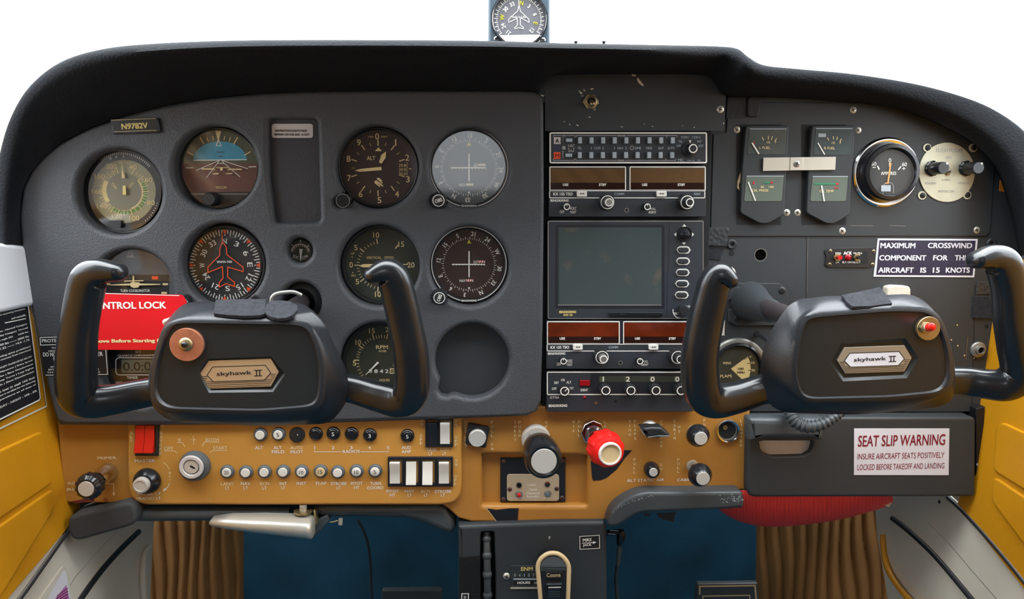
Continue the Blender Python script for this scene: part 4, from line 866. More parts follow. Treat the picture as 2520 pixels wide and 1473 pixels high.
def cluster(lab, ox, g1, g2, skew):
    T = Th('engine_gauge', lab, 'gauge', ox+52, 420, -.0105)
    b = T.part('case'); b.plate([roundpoly([(ox, 309), (ox+106, 309), (ox+98+skew, 528), (ox+55, 550), (ox+35, 550), (ox-14, 524), (ox-8, 400)], 7)], 0, 5, 'metal_paint2', 1)
    for (x0, y0, x1, y1), kind in ((g1, 0), (g2, 1)):
        w = T.part('dial_window'); w.plate([roundpoly([(x0+4, y0), (x1, y0), (x1-5, y1), (x0-2, y1)], 5)], 4, 5.4, 'face_grey' if kind else 'lcd', .2)
        w.line([(x0+4, y0+1), (x1, y0+1)], 2, 5.6, 'button')
    return T
T = cluster('left engine gauge case showing L FUEL over oil pressure', 1836, (1841, 316, 1936, 380), (1833, 432, 1929, 495), -4); T.z = 'D'
w = T.part('fuel_scale'); w.ticks(460, 560, 92, 122, [-24, 0, 16, 34], 6, 5.8, 'ink_cream').text('L FUEL', 433, 535, 90, 20, 5.8, 'ink_cream').text('E', 348, 492, 12, 18, 5.8, 'ink_red').text('1/2', 462, 490, 26, 18, 5.8, 'ink_cream').text('F', 520, 490, 12, 18, 5.8, 'ink_cream')
w = T.part('pressure_scale'); w.rect(425, 808, 475, 822, 5.8, 'ink_teal').rect(478, 808, 498, 822, 5.8, 'ink_red').rect(335, 808, 350, 826, 5.8, 'ink_red').text('60', 412, 850, 28, 18, 5.8, 'ink_cream').text('100', 484, 850, 40, 18, 5.8, 'ink_cream').text('OIL PRESS', 395, 878, 134, 20, 5.8, 'ink_cream')
n = T.part('needle'); n.line([(330, 495), (385, 584)], 12, 6.2, 'ink_white'); n = T.part('needle'); n.line([(300, 810), (318, 860), (358, 962)], 10, 6.2, 'ink_white')
T = cluster('right engine gauge case showing R FUEL over oil temperature', 1999, (2004, 315, 2098, 381), (1996, 433, 2087, 495), -6); T.z = 'D'
w = T.part('fuel_scale'); w.ticks(985, 560, 92, 118, [-24, 0, 16, 34], 6, 5.8, 'ink_cream').text('R FUEL', 954, 538, 90, 20, 5.8, 'ink_cream').text('1/2', 984, 494, 26, 18, 5.8, 'ink_cream').text('F', 1041, 494, 12, 18, 5.8, 'ink_cream').rect(865, 420, 925, 448, 5.8, 'button')
w = T.part('temperature_scale'); w.rect(832, 818, 1005, 832, 5.8, 'ink_teal').rect(1006, 818, 1026, 832, 5.8, 'ink_red').text('245', 1010, 858, 38, 16, 5.8, 'ink_red').text('OIL TEMP', 930, 884, 116, 20, 5.8, 'ink_cream')
n = T.part('needle'); n.line([(860, 495), (915, 590)], 9, 6.2, 'ink_white'); n = T.part('needle'); n.line([(890, 838), (912, 966)], 11, 6.2, 'ink_white')
T = Th('bracket', 'bright aluminium strap clamping the two engine gauge cases', 'bracket', 710, 665, -.004, z='D')
b = T.part('strap'); b.plate([[(422, 614), (1006, 608), (1000, 712), (418, 722)]], 0, 1.0, 'alu', .2); b.plate([[(640, 612), (745, 611), (742, 716), (636, 718)]], .5, 1.8, 'alu', .4)
s = T.part('screw'); s.screw(683, 665, 28, 1.8, 'steel')

T = Th('ammeter', 'ammeter in a wide chrome ring beside the intercom', 'gauge', 2183, 424, -.0105)
b = T.part('chrome_ring'); b.lathe(2180, 424, [(84, 0), (84, 1), (80, 2.5), (76, 2.6), (70, 1.5), (64, 1.6)], 'chrome', 64, cap=False)
b = T.part('bezel'); b.lathe(2182, 424, [(69, 0), (69, 9), (66, 12), (58, 12.5), (55, 11), (54, 8)], 'bezel_gloss', 64, cap=False)
T.z = 'D'; f = T.part('dial'); f.disc(1452, 732, 182, 8, 'face', 48).text('0', 1440, 636, 22, 32, 8.2, 'ink_white').text('60', 1557, 668, 40, 30, 8.2, 'ink_white').text('60', 1312, 664, 40, 30, 8.2, 'ink_white').text('+', 1552, 702, 30, 30, 8.2, 'ink_white').line([(1300, 693), (1325, 693)], 6, 8.2, 'ink_white')
f.line([(1340, 680), (1354, 710)], 10, 8.2, 'ink_white').line([(1508, 712), (1530, 684)], 10, 8.2, 'ink_white').rect(1432, 656, 1446, 688, 8.2, 'ink_white').text('AMPERES', 1430, 740, 126, 26, 8.2, 'ink_white')
f.line([(1385, 905), (1385, 850), (1400, 820), (1450, 815), (1470, 840), (1470, 900)], 3, 8.2, 'button')
n = T.part('needle'); n.line([(1447, 655), (1424, 818)], 13, 9, 'amber').line([(1402, 820), (1432, 818)], 9, 9, 'amber').rect(1370, 836, 1446, 886, 9, 'button')
g = T.part('glass'); g.disc(1452, 732, 184, 11, 'glass')

T = Th('intercom', 'round weathered intercom plate with two black knobs', 'intercom', 1902, 730, -.0105, z='D')
b = T.part('plate'); b.plate([circ(1900, 732, 225, 72, 240)], 0, 1.2, 'disc_worn', .3)
for x, y in ((1742, 535), (2112, 535), (1700, 918), (2062, 915)): b.plate([circ(x, y, 34, 24)], 0, .9, 'disc_worn'); s = T.part('screw'); s.screw(x, y, 24, .9, 'plastic')
b.text('FLIGHTCOM', 1918, 555, 210, 30, 1.4, 'steel').text('403', 1912, 612, 44, 18, 1.4, 'steel').text('VOLUME', 1768, 820, 90, 18, 1.4, 'steel').text('ICS/ISO', 1895, 792, 70, 14, 1.4, 'steel').text('SQUELCH', 2035, 820, 90, 18, 1.4, 'steel').text('INTERCOM', 1895, 885, 130, 18, 1.4, 'steel')
for x in (1772, 2045):
    k = T.part('knob'); k.lathe(x, 702, [(60, 1), (60, 3), (50, 4), (46, 20), (43, 21)], 'bezel_gloss', 40, kn=(10, .04, 0, 1)); k.disc(x+24, 668-0, 8, 21.3, 'ink_white', 12)
k = T.part('toggle'); k.lathe(1895, 738, [(20, 1), (18, 3), (12, 3.4)], 'brass_worn', 20); k.tube([(1897, 737, 3), (1910, 732, 8), (1925, 725, 13)], [7, 7, 8], 'bezel', 10)

# patches, placards and fittings on the passenger panel
def patch(lab, pts, m, d, px, py, name='velcro_patch', th=1.6, z=None):
    T, b = solo(name, lab, 'patch' if name != 'adhesive_residue' else 'residue', px, py, d, z=z); b.plate([pts], 0, th, m, .5); return b
patch('black square of tape beneath the coaming beside the radio plate', [(1790, 238), (1842, 238), (1838, 292), (1787, 291)], 'tape', -.012, 1815, 262, 'tape_patch')
T = Th('hook', 'black rounded clip beside the taped square under the coaming', 'clip', 1856, 262, -.012); b = T.part('clip'); b.plate([roundpoly([(1840, 240), (1852, 234), (1868, 236), (1874, 252), (1866, 288), (1840, 288)], 8)], 0, 4, 'tape', 1.2)
patch('grainy black square stuck at the lower left of the gauge plate', [(1745, 560), (1794, 560), (1790, 606), (1742, 604)], 'pleather', -.0105, 1768, 582, th=1.2)
patch('thin dark woven square under the grainy patch', [(1738, 608), (1782, 612), (1772, 641), (1732, 636)], 'velcro', -.012, 1760, 622, th=.8)
patch('fuzzy grey-blue velcro pad on the far passenger side', [(2398, 728), (2448, 728), (2444, 784), (2394, 782)], 'velcro', -.012, 2420, 756, th=2)
patch('ribbed dark pad above the fuzzy velcro', [(2406, 692), (2440, 694), (2438, 724), (2402, 724)], 'pleather', -.012, 2420, 708, th=1)
patch('amber adhesive square left near the edge of the coaming', [(2462, 435), (2496, 434), (2501, 450), (2498, 477), (2480, 474), (2459, 470)], 'adhesive', -.012, 2480, 455, 'adhesive_residue', .5)
T, b = solo('torn_sticker', 'torn white square with red blot between grip and flap gauge', 'sticker', 1770, 806, -.012); b.plate([[(1755, 788), (1784, 788), (1783, 825), (1754, 825)]], 0, .4, 'cork', .1); b.poly([(1757, 797), (1770, 795), (1776, 805), (1770, 820), (1757, 822)], .6, 'grime')
T, b = solo('foam_block', 'small whitish foam block above the passenger yoke', 'foam block', 2210, 715, -.012); b.plate([roundpoly([(2184, 706), (2200, 702), (2238, 704), (2242, 712), (2240, 760), (2182, 760)], 5)], 0, 9, 'cork', 1.5)

T = Th('locator_switch', 'small black emergency locator plate with red switch and lamp', 'switch panel', 800, 218, -.012, z='H')
b = T.part('plate'); b.plate([roundpoly([(615, 168), (640, 150), (740, 148), (960, 142), (980, 150), (980, 275), (940, 290), (640, 288), (618, 270), (630, 215)], 12)], 0, 1.2, 'plastic', .3); b.rect(690, 172, 928, 262, 1.4, 'void', 8)
b.text('ACK', 784, 184, 62, 22, 1.6, 'ink_white', bold=.05).text('EMG', 716, 184, 42, 13, 1.6, 'ink_white').text('406 MHz', 856, 184, 66, 13, 1.6, 'ink_white').text('ON', 708, 250, 26, 14, 1.6, 'ink_white').text('ELT ON', 778, 250, 66, 14, 1.6, 'ink_white').text('RESET', 848, 250, 60, 14, 1.6, 'ink_white')
for x, y in ((655, 168), (968, 170), (650, 265), (960, 265)): s = T.part('screw'); s.screw(x, y, 13, 1.2, 'brass_worn')
for x, m in ((718, 'red_plastic'), (862, 'plastic')): k = T.part('toggle'); k.plate([circ(x-5, 216, 30, 6)], 1.2, 3, 'brass_worn', .4).tube([(x-5, 216, 2), (x+4, 216, 8), (x+12, 216, 12)], [12, 13, 15], m, 12)
k = T.part('lamp'); k.ball(785, 216, 1, 26, 'red_glow', .6)

T, b = solo('crosswind_placard', 'blue-black placard lettered MAXIMUM CROSSWIND COMPONENT', 'placard', 1350, 218, -.012, z='H')
b.plate([[(1003, 78), (1728, 82), (1702, 360), (972, 355)]], 0, .8, 'paper', .2); b.poly([(1014, 90), (1712, 94), (1690, 346), (990, 342)], .95, 'placard_blue')
for t, x, y, w in (('MAXIMUM', 1148, 129, 256), ('CROSSWIND', 1526, 129, 326), ('COMPONENT', 1183, 218, 344), ('FOR', 1456, 218, 108), ('THIS', 1612, 218, 106), ('AIRCRAFT', 1134, 307, 260), ('IS', 1332, 307, 44), ('15', 1426, 307, 52), ('KNOTS', 1582, 307, 178)): b.text(t, x, y, w, 38, 1.1, 'paper', rot=.4, bold=.03)

T = Th('phone_jack', 'brass-ringed headphone socket low on the far passenger side', 'socket', 1725, 882, -.012, z='H')
b = T.part('ring'); b.lathe(1725, 882, [(56, 0), (56, 1.5), (50, 2.5), (34, 3), (32, 6), (24, 6.5), (20, 4)], 'steel', 36, cap=False).disc(1730, 884, 22, 3, 'void')

# flap indicator
T = Th('flap_indicator', 'wing flaps gauge in steel ring behind the passenger yoke grip', 'gauge', 1812, 904, -.012)
b = T.part('steel_ring'); b.lathe(1812, 905, [(74, 0), (74, 2), (70, 4), (64, 4.5), (62, 3.5)], 'steel', 64, cap=False); b.lathe(1812, 905, [(63, 1), (63, 6), (58, 7), (54, 4)], 'bezel_gloss', 64, cap=False)
f = T.part('dial'); f.disc(1812, 905, 56, 4, 'face_green', 48); T.z = 'G'
f.poly([(1328, 1095), (1445, 1010), (1462, 1050), (1466, 1100), (1455, 1160), (1440, 1180), (1400, 1165)], 4.2, 'ink_tan').text('WING', 1300, 1056, 58, 17, 4.2, 'ink_cream').text('FLAPS', 1294, 1147, 80, 20, 4.2, 'ink_cream').text('100', 1397, 1096, 40, 17, 4.4, 'ink_black').text('MPH', 1397, 1122, 52, 17, 4.4, 'ink_black')
f.text('0°', 1466, 1012, 18, 14, 4.2, 'ink_cream').text('10', 1480, 1054, 24, 16, 4.2, 'ink_cream').text('20', 1482, 1106, 26, 16, 4.2, 'ink_cream').line([(1420, 1032), (1445, 1016)], 4, 4.4, 'ink_black').line([(1440, 1060), (1464, 1056)], 4, 4.4, 'ink_black').line([(1446, 1106), (1470, 1108)], 4, 4.4, 'ink_black')
g = T.part('glass'); g.disc(1360, 1092, 155, 5.5, 'glass')

# control column bushing on the passenger side
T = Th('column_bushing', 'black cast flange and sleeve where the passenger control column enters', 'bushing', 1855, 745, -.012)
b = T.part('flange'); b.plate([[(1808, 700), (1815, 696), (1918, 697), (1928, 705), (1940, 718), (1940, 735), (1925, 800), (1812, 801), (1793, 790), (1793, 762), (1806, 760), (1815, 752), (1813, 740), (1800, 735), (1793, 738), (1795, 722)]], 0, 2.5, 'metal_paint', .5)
b.line([(1808, 701), (1815, 697), (1918, 698), (1928, 706)], .9, 2.7, 'steel'); b.line([(1793, 792), (1793, 763), (1806, 761), (1815, 753)], .8, 2.7, 'steel')  # pale lines draw an edge highlight along the worn flange rim
for x, y in ((1818, 713), (1922, 714), (1813, 783)): s = T.part('screw'); s.screw(x, y, 9, 2.5, 'plastic')
s = T.part('sleeve', sharp=60); s.tube([(1845, 742, 0), (1856, 747, 12), (1878, 757, 34), (1898, 766, 52)], [50, 43, 33, 27], 'metal_paint', 32); s.tube([(1897, 765, 50), (1900, 767, 54)], [28.5, 27], 'bolster', 32, n=2)
# ================================================================ ochre lower panel
T = Th('lower_panel', 'ochre plastic panel with white lettering below the instruments', 'panel', 1000, 1130, -.006)
b = T.part('face_plate', sharp=50)
b.plate([[(140, 1028), (700, 1020), (1330, 1000), (1846, 1003), (1842, 1120), (1837, 1205), (1640, 1212), (1560, 1225), (1510, 1262), (1494, 1276), (1470, 1284), (1160, 1283), (1128, 1274), (1104, 1252), (1080, 1236), (300, 1238), (156, 1236), (150, 1150)],
         roundpoly([(1186, 1118), (1446, 1122), (1444, 1243), (1188, 1243)], 6)], -16, 0, 'orange_dull', 2.0, 4.5)
T.z = 'K'
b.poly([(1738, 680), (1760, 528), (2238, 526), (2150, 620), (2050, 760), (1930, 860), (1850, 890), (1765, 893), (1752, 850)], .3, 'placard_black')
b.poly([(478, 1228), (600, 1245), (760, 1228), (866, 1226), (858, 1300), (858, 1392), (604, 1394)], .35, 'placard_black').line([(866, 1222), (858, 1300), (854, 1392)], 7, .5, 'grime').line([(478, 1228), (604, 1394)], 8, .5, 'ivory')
p = T.part('pocket_recess'); p.plate([rrect(340, 540, 1760, 1250, 10)], -16, -9, 'orange_dull')
for t, x, y, n in (('CARB HEAT', 228, 190, 0), ('PULL ON', 545, 190, 0), ('THROT', 824, 190, 0), ('PUSH', 878, 190, 0), ('OPEN', 1200, 190, 0), ('MIX', 1530, 185, 0), ('PULL', 1598, 185, 0), ('LEAN', 1912, 185, 0), ('WING', 2210, 178, 0)):
    b.vtext(t, x, y, 53 if len(t) != 9 else 36, 28, 34, .25, 'ink_faded')
T.z = 'L'
for t, x, y, st in (('FLAPS', 408, 175, 52), ('UP', 722, 175, 48), ('DOWN', 722, 332, 48), ('CABIN', 884, 175, 51), ('HT', 938, 245, 60), ('PULL', 1246, 165, 50), ('LIGHTER', 1690, 172, 49), ('PULL', 400, 640, 50), ('ON', 720, 700, 52), ('PULL', 930, 640, 48)):
    b.vtext(t, x, y, st, 26, 33, .25, 'ink_faded')
b.text('ALT STATIC AIR', 534, 888, 460, 36, .25, 'ink_white').text('CABIN AIR', 1060, 882, 300, 36, .25, 'ink_white')
T.z = 'I'
b.text('PRIMER', 855, 345, 140, 22, .25, 'ink_faded').text('AUX', 575, 547, 66, 24, .25, 'ink_faded').text('PHONE', 608, 598, 135, 24, .25, 'ink_faded').line([(845, 552), (910, 552), (910, 640)], 5, .25, 'ink_faded').poly([(898, 625), (922, 625), (910, 648)], .25, 'ink_faded').line([(706, 600), (706, 635)], 5, .25, 'ink_faded').poly([(694, 630), (718, 630), (706, 655)], .25, 'ink_faded')
b.poly([(580, 690), (640, 680), (700, 665), (760, 668), (755, 690), (680, 700), (600, 708)], .25, 'grime').ring(845, 682, 9, 15, .25, 'grime')

T = Th('switch_panel', 'raised ochre panel with ignition lock, breakers and rocker switches', 'panel', 730, 1140, -.004)
b = T.part('face_plate', sharp=50)
b.plate([roundpoly([(313, 1020), (1137, 1020), (1136, 1215), (1120, 1238), (1090, 1243), (350, 1243), (322, 1228), (313, 1190)], 22, 5)], -4, 3.5, 'orange', 3.0)
h = 3.7; T.z = 'I'
b.text('MASTER', 1160, 368, 155, 24, h, 'ink_white').vtext('ALT', 1052, 145, 33, 20, 24, h, 'ink_faded').vtext('ON', 1295, 50, 33, 20, 22, h, 'ink_faded').vtext('BAT', 1290, 145, 33, 20, 24, h, 'ink_faded').vtext('OFF', 1284, 245, 32, 20, 24, h, 'ink_faded')
b.text('·PANEL LT', 1190, 632, 190, 22, h, 'ink_white').text('RADIO LT', 1202, 668, 165, 22, h, 'ink_white').ring(1104, 668, 6, 10, h, 'ink_white')
b.vtext('BRT', 1360, 465, 28, 16, 20, h, 'ink_faded').line(catmull([Vector((1305, 380, 0)), Vector((1335, 400, 0)), Vector((1358, 440, 0))], 4).__class__([(1305, 380), (1335, 402), (1358, 440)]), 4, h, 'ink_faded').line([(1358, 545), (1345, 575), (1325, 595)], 5, h, 'ink_white').poly([(1300, 614), (1318, 585), (1334, 600)], h, 'ink_white')
for t, x, y, w in (('OFF', 1350, 268, 70), ('R', 1438, 202, 18), ('L', 1550, 180, 12), ('BOTH', 1698, 200, 100), ('START', 1762, 265, 105)): b.text(t, x, y, w, 26, h, 'ink_faded')
for p in ([(1312, 288), (1392, 288), (1418, 306)], [(1415, 222), (1458, 222), (1480, 256)], [(1528, 200), (1572, 200)], [(1550, 200), (1550, 238)], [(1755, 218), (1638, 218), (1618, 252)], [(1818, 286), (1705, 286), (1678, 302)]): b.line(p, 5, h, 'ink_faded')
T.z = 'J'
for t, x, y, w in (('ALT', 252, 263, 62), ('ALT', 400, 263, 62), ('FIELD', 404, 296, 96), ('AUTO', 552, 263, 96), ('PILOT', 554, 296, 98), ('1', 697, 262, 8), ('2', 844, 263, 20), ('3', 990, 263, 20), ('4', 1136, 263, 20), ('5', 1284, 263, 18), ('RADIOS', 990, 293, 134), ('AUD', 1430, 262, 72), ('AMP', 1430, 295, 74), ('TAXI', 1628, 280, 78), ('LT', 1625, 312, 30), ('LDG', 1738, 280, 66), ('LT', 1735, 312, 28),
                   ('LAND', -2, 552, 98), ('LT', -2, 586, 30), ('NAV', 144, 550, 74), ('LT', 146, 585, 34), ('BCN', 296, 550, 72), ('LT', 296, 586, 34), ('INT', 446, 550, 56), ('LT', 446, 584, 30), ('INST', 592, 549, 76), ('FLAP', 750, 548, 84), ('STROBE', 890, 550, 124), ('LT', 888, 584, 30), ('PITOT', 1034, 549, 94), ('HT', 1034, 583, 42), ('TURN', 1184, 549, 88), ('COORD', 1182, 584, 128),
                   ('PITOT', 1322, 610, 100), ('HT', 1320, 642, 44), ('NAV', 1456, 610, 74), ('LT', 1458, 642, 34), ('BCN', 1585, 610, 70), ('LT', 1588, 642, 32), ('STROBE', 1724, 612, 132), ('LT', 1724, 642, 34)): b.text(t, x, y, w, 25, h, 'ink_white' if t not in ('LDG', 'AUTO', 'LAND', 'BCN') else 'ink_faded')
b.line([(697, 282), (697, 296), (912, 296)], 4, h, 'ink_white').line([(1065, 296), (1284, 296), (1284, 282)], 4, h, 'ink_white')
for t, x, y in (('ON', 1555, 45), ('OFF', 1549, 168), ('ON', 1828, 50), ('OFF', 1828, 180), ('ON', 1828, 368), ('OFF', 1822, 495)): b.vtext(t, x, y, 30, 20, 24, h, 'ink_faded')

# circuit breakers
def breaker(z, x, y, lab, cap, num, numm, r=36):
    T = Th('circuit_breaker', lab, 'circuit breaker', x, y, -.0003, z=z, group='circuit breakers in the ochre panel'); k = T.k()*1000
    b = T.part('collar'); b.lathe(x, y, [(55, 0), (55, 1), (50, 2.4), (42, 3.0), (38, 2.6)], 'bezel_gloss' if cap == 'bezel_gloss' else 'face_bluegrey', 36)
    c = T.part('button'); hh = 4.2 if cap != 'bezel_gloss' else 3.6; c.lathe(x, y, [(r, 1), (r, hh-.4), (r-4, hh)], cap, 30)
    if num: c.text(num, x, y, 14*len(num)+6, 30, hh+.15, numm, bold=.0)
W_, K_ = 'white_plastic', 'bezel_gloss'
for x, y, l, c, n_ in ((265, 155, 'round breaker above the lettering ALT, first of the upper row', W_, ''), (410, 152, 'white breaker marked 5 above the lettering ALT FIELD', W_, '5'), (708, 150, 'blank black breaker above the numeral 1 of the radios row', K_, ''), (848, 147, 'black breaker marked 5 above the numeral 2 of the radios row', K_, '5'),
                       (994, 150, 'blank black breaker above the numeral 3 of the radios row', K_, ''), (1140, 160, 'black breaker marked 3 above the numeral 4 of the radios row', K_, '3'), (1440, 166, 'black breaker marked 5 above the lettering AUD AMP', K_, '5'),
                       (0, 452, 'white breaker marked 20 above the lettering LAND LT', W_, '20'), (150, 455, 'white breaker above the lettering NAV LT', W_, ''), (298, 452, 'white breaker above the lettering BCN LT', W_, ''), (448, 450, 'white breaker above the lettering INT LT', W_, ''), (596, 450, 'white breaker marked 10 above the lettering INST', W_, '10'),
                       (747, 448, 'cream breaker marked 15 in a black collar above FLAP', 'ivory', '15'), (884, 455, 'white breaker above the lettering STROBE LT', W_, ''), (1034, 447, 'white breaker marked 10 above the lettering PITOT HT', W_, '10'), (1182, 446, 'white breaker marked 5 above the lettering TURN COORD', W_, '5')):
    breaker('J', x, y, l, c, n_, 'ink_black' if c != K_ else 'ink_white')
T = Th('cap_plug', 'larger flat black cap above the lettering AUTO PILOT', 'cap', 558, 158, -.0003, z='J'); b = T.part('cap'); b.lathe(558, 158, [(62, 0), (62, 1.6), (56, 2.6), (20, 3)], 'plastic', 36).disc(566, 152, 5, 3.2, 'ink_white', 10)

def rocker(name, lab, z, x0, y0, x1, y1, d, face, up, parts, grp='rocker switches'):
    T = Th(name, lab, 'switch', (x0+x1)/2, (y0+y1)/2, d, z=z, group=grp)
    b = T.part('housing'); b.plate([rrect(x0, y0, x1, y1, 4), rrect(x0+(x1-x0)*.13, y0+(y1-y0)*.12, x1-(x1-x0)*.13, y1-(y1-y0)*.12)], 0, 2.2, 'placard_black' if face != 'red_plastic' else 'plastic', .4)
    for px0, px1 in parts:
        r = T.part('rocker'); ya, yb = y0+(y1-y0)*.14, y1-(y1-y0)*.14; m = ya+(yb-ya)*(.45 if up else .55)
        prof = [(ya, 0), (ya, 6.5 if up else 2.5), (ya+(yb-ya)*.12, 6.2 if up else 2.6), (m, 3.0), (yb-(yb-ya)*.12, 2.6 if up else 6.2), (yb, 2.5 if up else 6.5), (yb, 0)]
        vs = []
        for y, hh in prof: vs += [(T.q(px0, y)[0], T.q(px0, y)[1], hh*.001), (T.q(px1, y)[0], T.q(px1, y)[1], hh*.001)]
        n = len(prof); r.add(vs, [(2*i, 2*i+2, 2*i+3, 2*i+1) for i in range(n-1)]+[tuple(range(0, 2*n, 2))[::-1], tuple(range(1, 2*n, 2))], face)
    return T
rocker('master_switch', 'red split master rocker switch above the lettering MASTER', 'I', 1078, 40, 1268, 330, -.0003, 'red_plastic', False, [(1092, 1164), (1168, 1242)], None)
for i, (l, u, f) in enumerate((('white rocker switch above the lettering PITOT HT', 0, 'ivory'), ('white rocker switch over NAV LT pressed the other way', 1, 'white_plastic'), ('white rocker switch above the lettering BCN LT', 1, 'white_plastic'), ('white rocker switch above the lettering STROBE LT', 0, 'ivory'))):
    x = 1282+i*130.5; rocker('rocker_switch', l, 'J', x, 338, x+130, 576, -.0003, 'white_plastic', not u, [(x+18, x+98)])
rocker('rocker_switch', 'white rocker switch above the faded lettering LDG', 'J', 1692, 20, 1806, 260, -.0003, 'white_plastic', True, [(1702, 1778)])
rocker('rocker_switch', 'black rocker switch above the lettering TAXI', 'J', 1582, 20, 1692, 260, -.0003, 'placard_black', True, [(1598, 1678)])

# primer, dimmer, ignition
T = Th('primer_knob', 'black primer knob on chrome sleeve near the yellow side wall', 'knob', 868, 455, -.006, z='I')
b = T.part('sleeve'); b.lathe(868, 455, [(72, 0), (72, 6), (66, 9), (64, 22), (60, 24), (40, 24.5)], 'chrome', 40).lathe(868, 455, [(34, 20), (34, 38)], 'bezel', 24, cap=False)
k = T.part('knob'); k.lathe(868, 455, [(70, 30), (96, 33), (98, 37), (96, 42), (72, 45)], 'bezel_gloss', 80, kn=(12, .035, 1, 3)); j = k.part('cap'); j.lathe(868, 455, [(58, 44.5), (58, 45.8), (56, 46)], 'nickel', 36)
T = Th('dimmer_knob', 'black and grey panel light dimmer knob below MASTER', 'knob', 1182, 525, -.0003, z='I')
b = T.part('skirt'); b.lathe(1182, 525, [(104, 0), (104, 2), (98, 5), (70, 8), (66, 9)], 'bezel_gloss', 40)
k = T.part('knob'); k.lathe(1170, 528, [(62, 6), (62, 13), (58, 14), (44, 14.4), (42, 13.8)], 'nickel', 40)
T = Th('ignition_switch', 'key ignition lock in grey collar between OFF and START', 'switch', 1560, 395, -.0003, z='I')
b = T.part('collar'); b.lathe(1562, 405, [(122, 0), (120, 3), (108, 7), (104, 8), (96, 8), (92, 7)], 'face_bluegrey', 48)
c = T.part('lock_ring'); c.lathe(1556, 395, [(94, 4), (94, 9), (88, 10), (66, 10), (62, 9), (60, 6)], 'paper_grey', 48, cap=False); c.disc(1556, 395, 62, 6, 'placard_black')
c = T.part('key_barrel'); c.lathe(1555, 392, [(56, 5), (56, 8.5), (52, 9)], 'nickel', 36); c.poly([(1545, 378), (1560, 380), (1590, 400), (1580, 408), (1562, 400), (1548, 392)], 9.2, 'void')

# carburettor heat, throttle, mixture
T = Th('carburettor_heat_knob', 'round silver knob in tilted black square plate', 'knob', 365, 350, -.006, z='K')
b = T.part('plate'); b.plate([roundpoly([(258, 200), (518, 255), (470, 505), (218, 455)], 30)], 0, 5, 'plastic', 1)
k = T.part('knob'); k.lathe(366, 352, [(104, 4), (104, 7), (100, 9), (94, 9.4), (90, 9)], 'nickel', 60, kn=(40, .01, 0, 2)); k.disc(366, 352, 92, 9.3, 'nickel')
T = Th('throttle', 'large black throttle knob with spun metal cap above the recorder', 'throttle', 1068, 375, -.006, z='K').rot(0, 1.5)
b = T.part('friction_nut'); b.lathe(1068, 375, [(170, 0), (172, 4), (168, 9), (160, 11), (44, 11.5), (40, 9)], 'nickel', 60, kn=(30, .006, 0, 2))
b.text('DO NOT USE TOOLS', 1068, 300, 200, 24, 11.8, 'steel')
s = T.part('shaft'); s.lathe(1068, 375, [(32, 5), (32, 35)], 'steel', 24)
k = T.part('knob'); k.lathe(1068, 375, [(60, 27), (150, 29), (188, 34), (204, 46), (210, 58), (206, 66), (192, 70.5), (168, 71.5), (144, 70.5)], 'bezel_gloss', 64)
j = k.part('cap'); j.lathe(1068, 375, [(140, 69.5), (140, 70.6), (136, 70.9)], 'nickel', 48)
T = Th('mixture_control', 'bright red scalloped mixture knob with white centre', 'mixture control', 1762, 320, -.006, z='K').rot(0, 5.8)
b = T.part('nut'); b.plate([circ(1762, 320, 152, 8)], 0, 7, 'chrome', 1); b.lathe(1762, 325, [(110, 7), (105, 12), (60, 14), (40, 14), (38, 10)], 'chrome', 40)
s = T.part('shaft'); s.lathe(1762, 325, [(32, 5), (32, 50)], 'chrome', 24)
k = T.part('knob'); k.lathe(1762, 325, [(80, 36), (150, 37), (196, 40), (202, 46), (196, 52), (170, 56)], 'red_bright', 90, kn=(10, .028, 2, 4)); k.lathe(1762, 325, [(176, 54), (170, 59), (158, 61), (132, 62)], 'red_bright', 64)
j = k.part('cap'); j.lathe(1762, 325, [(130, 61), (130, 63.5), (122, 65), (108, 65), (104, 63.4)], 'white_plastic', 48); j.lathe(1762, 325, [(104, 63), (104, 63.6)], 'ivory', 40)

# clearance recorder
T = Th('clearance_recorder', 'tan digital clearance recorder plate in black surround', 'recorder', 1040, 890, -.014, z='K')
b = T.part('surround'); b.plate([rrect(645, 620, 1432, 1150, 4)], 0, 1.6, 'placard_black', .4)
for x, y in ((686, 658), (682, 1112), (1388, 1095), (1405, 648)): s = T.part('screw'); s.screw(x, y, 26, 1.6, 'brown_screw')
p = T.part('plate'); p.plate([rrect(724, 818, 1356, 1140, 36)], 1.6, 2.8, 'tan_plate', .3)
p.text('CLEAR', 1020, 945, 100, 20, 3, 'ink_white').text('Digital', 1038, 1003, 90, 30, 3, 'ink_white').text('Clearance', 1038, 1043, 160, 28, 3, 'ink_white').text('Recorder', 1040, 1083, 142, 28, 3, 'ink_white').text('TAPE', 876, 1104, 80, 18, 3, 'ink_white').text('PLAY', 1208, 1104, 82, 18, 3, 'ink_white')
for x, y in ((757, 985), (1322, 978)): p.screw(x, y, 28, 2.8, 'brown_screw')
k = T.part('socket'); k.lathe(868, 932, [(32, 2.8), (32, 4), (20, 4.4), (18, 3)], 'bezel', 24); k = T.part('lamp'); k.lathe(1210, 924, [(32, 2.8), (30, 4), (20, 4.4)], 'bezel', 24); k.ball(1212, 920, 4, 16, 'grime', .6)
k = T.part('push_button'); k.lathe(868, 1042, [(44, 2.8), (44, 3.6), (30, 4), (20, 4)], 'steel', 28); k.lathe(868, 1045, [(22, 4), (20, 6.5), (12, 7)], 'red_plastic', 20)
k = T.part('toggle'); k.lathe(1215, 1035, [(44, 2.8), (44, 3.6), (26, 4), (20, 4)], 'steel', 8); k.tube([(1215, 1038, 4), (1218, 1055, 9), (1220, 1070, 12)], [9, 12, 14], 'chrome', 12)

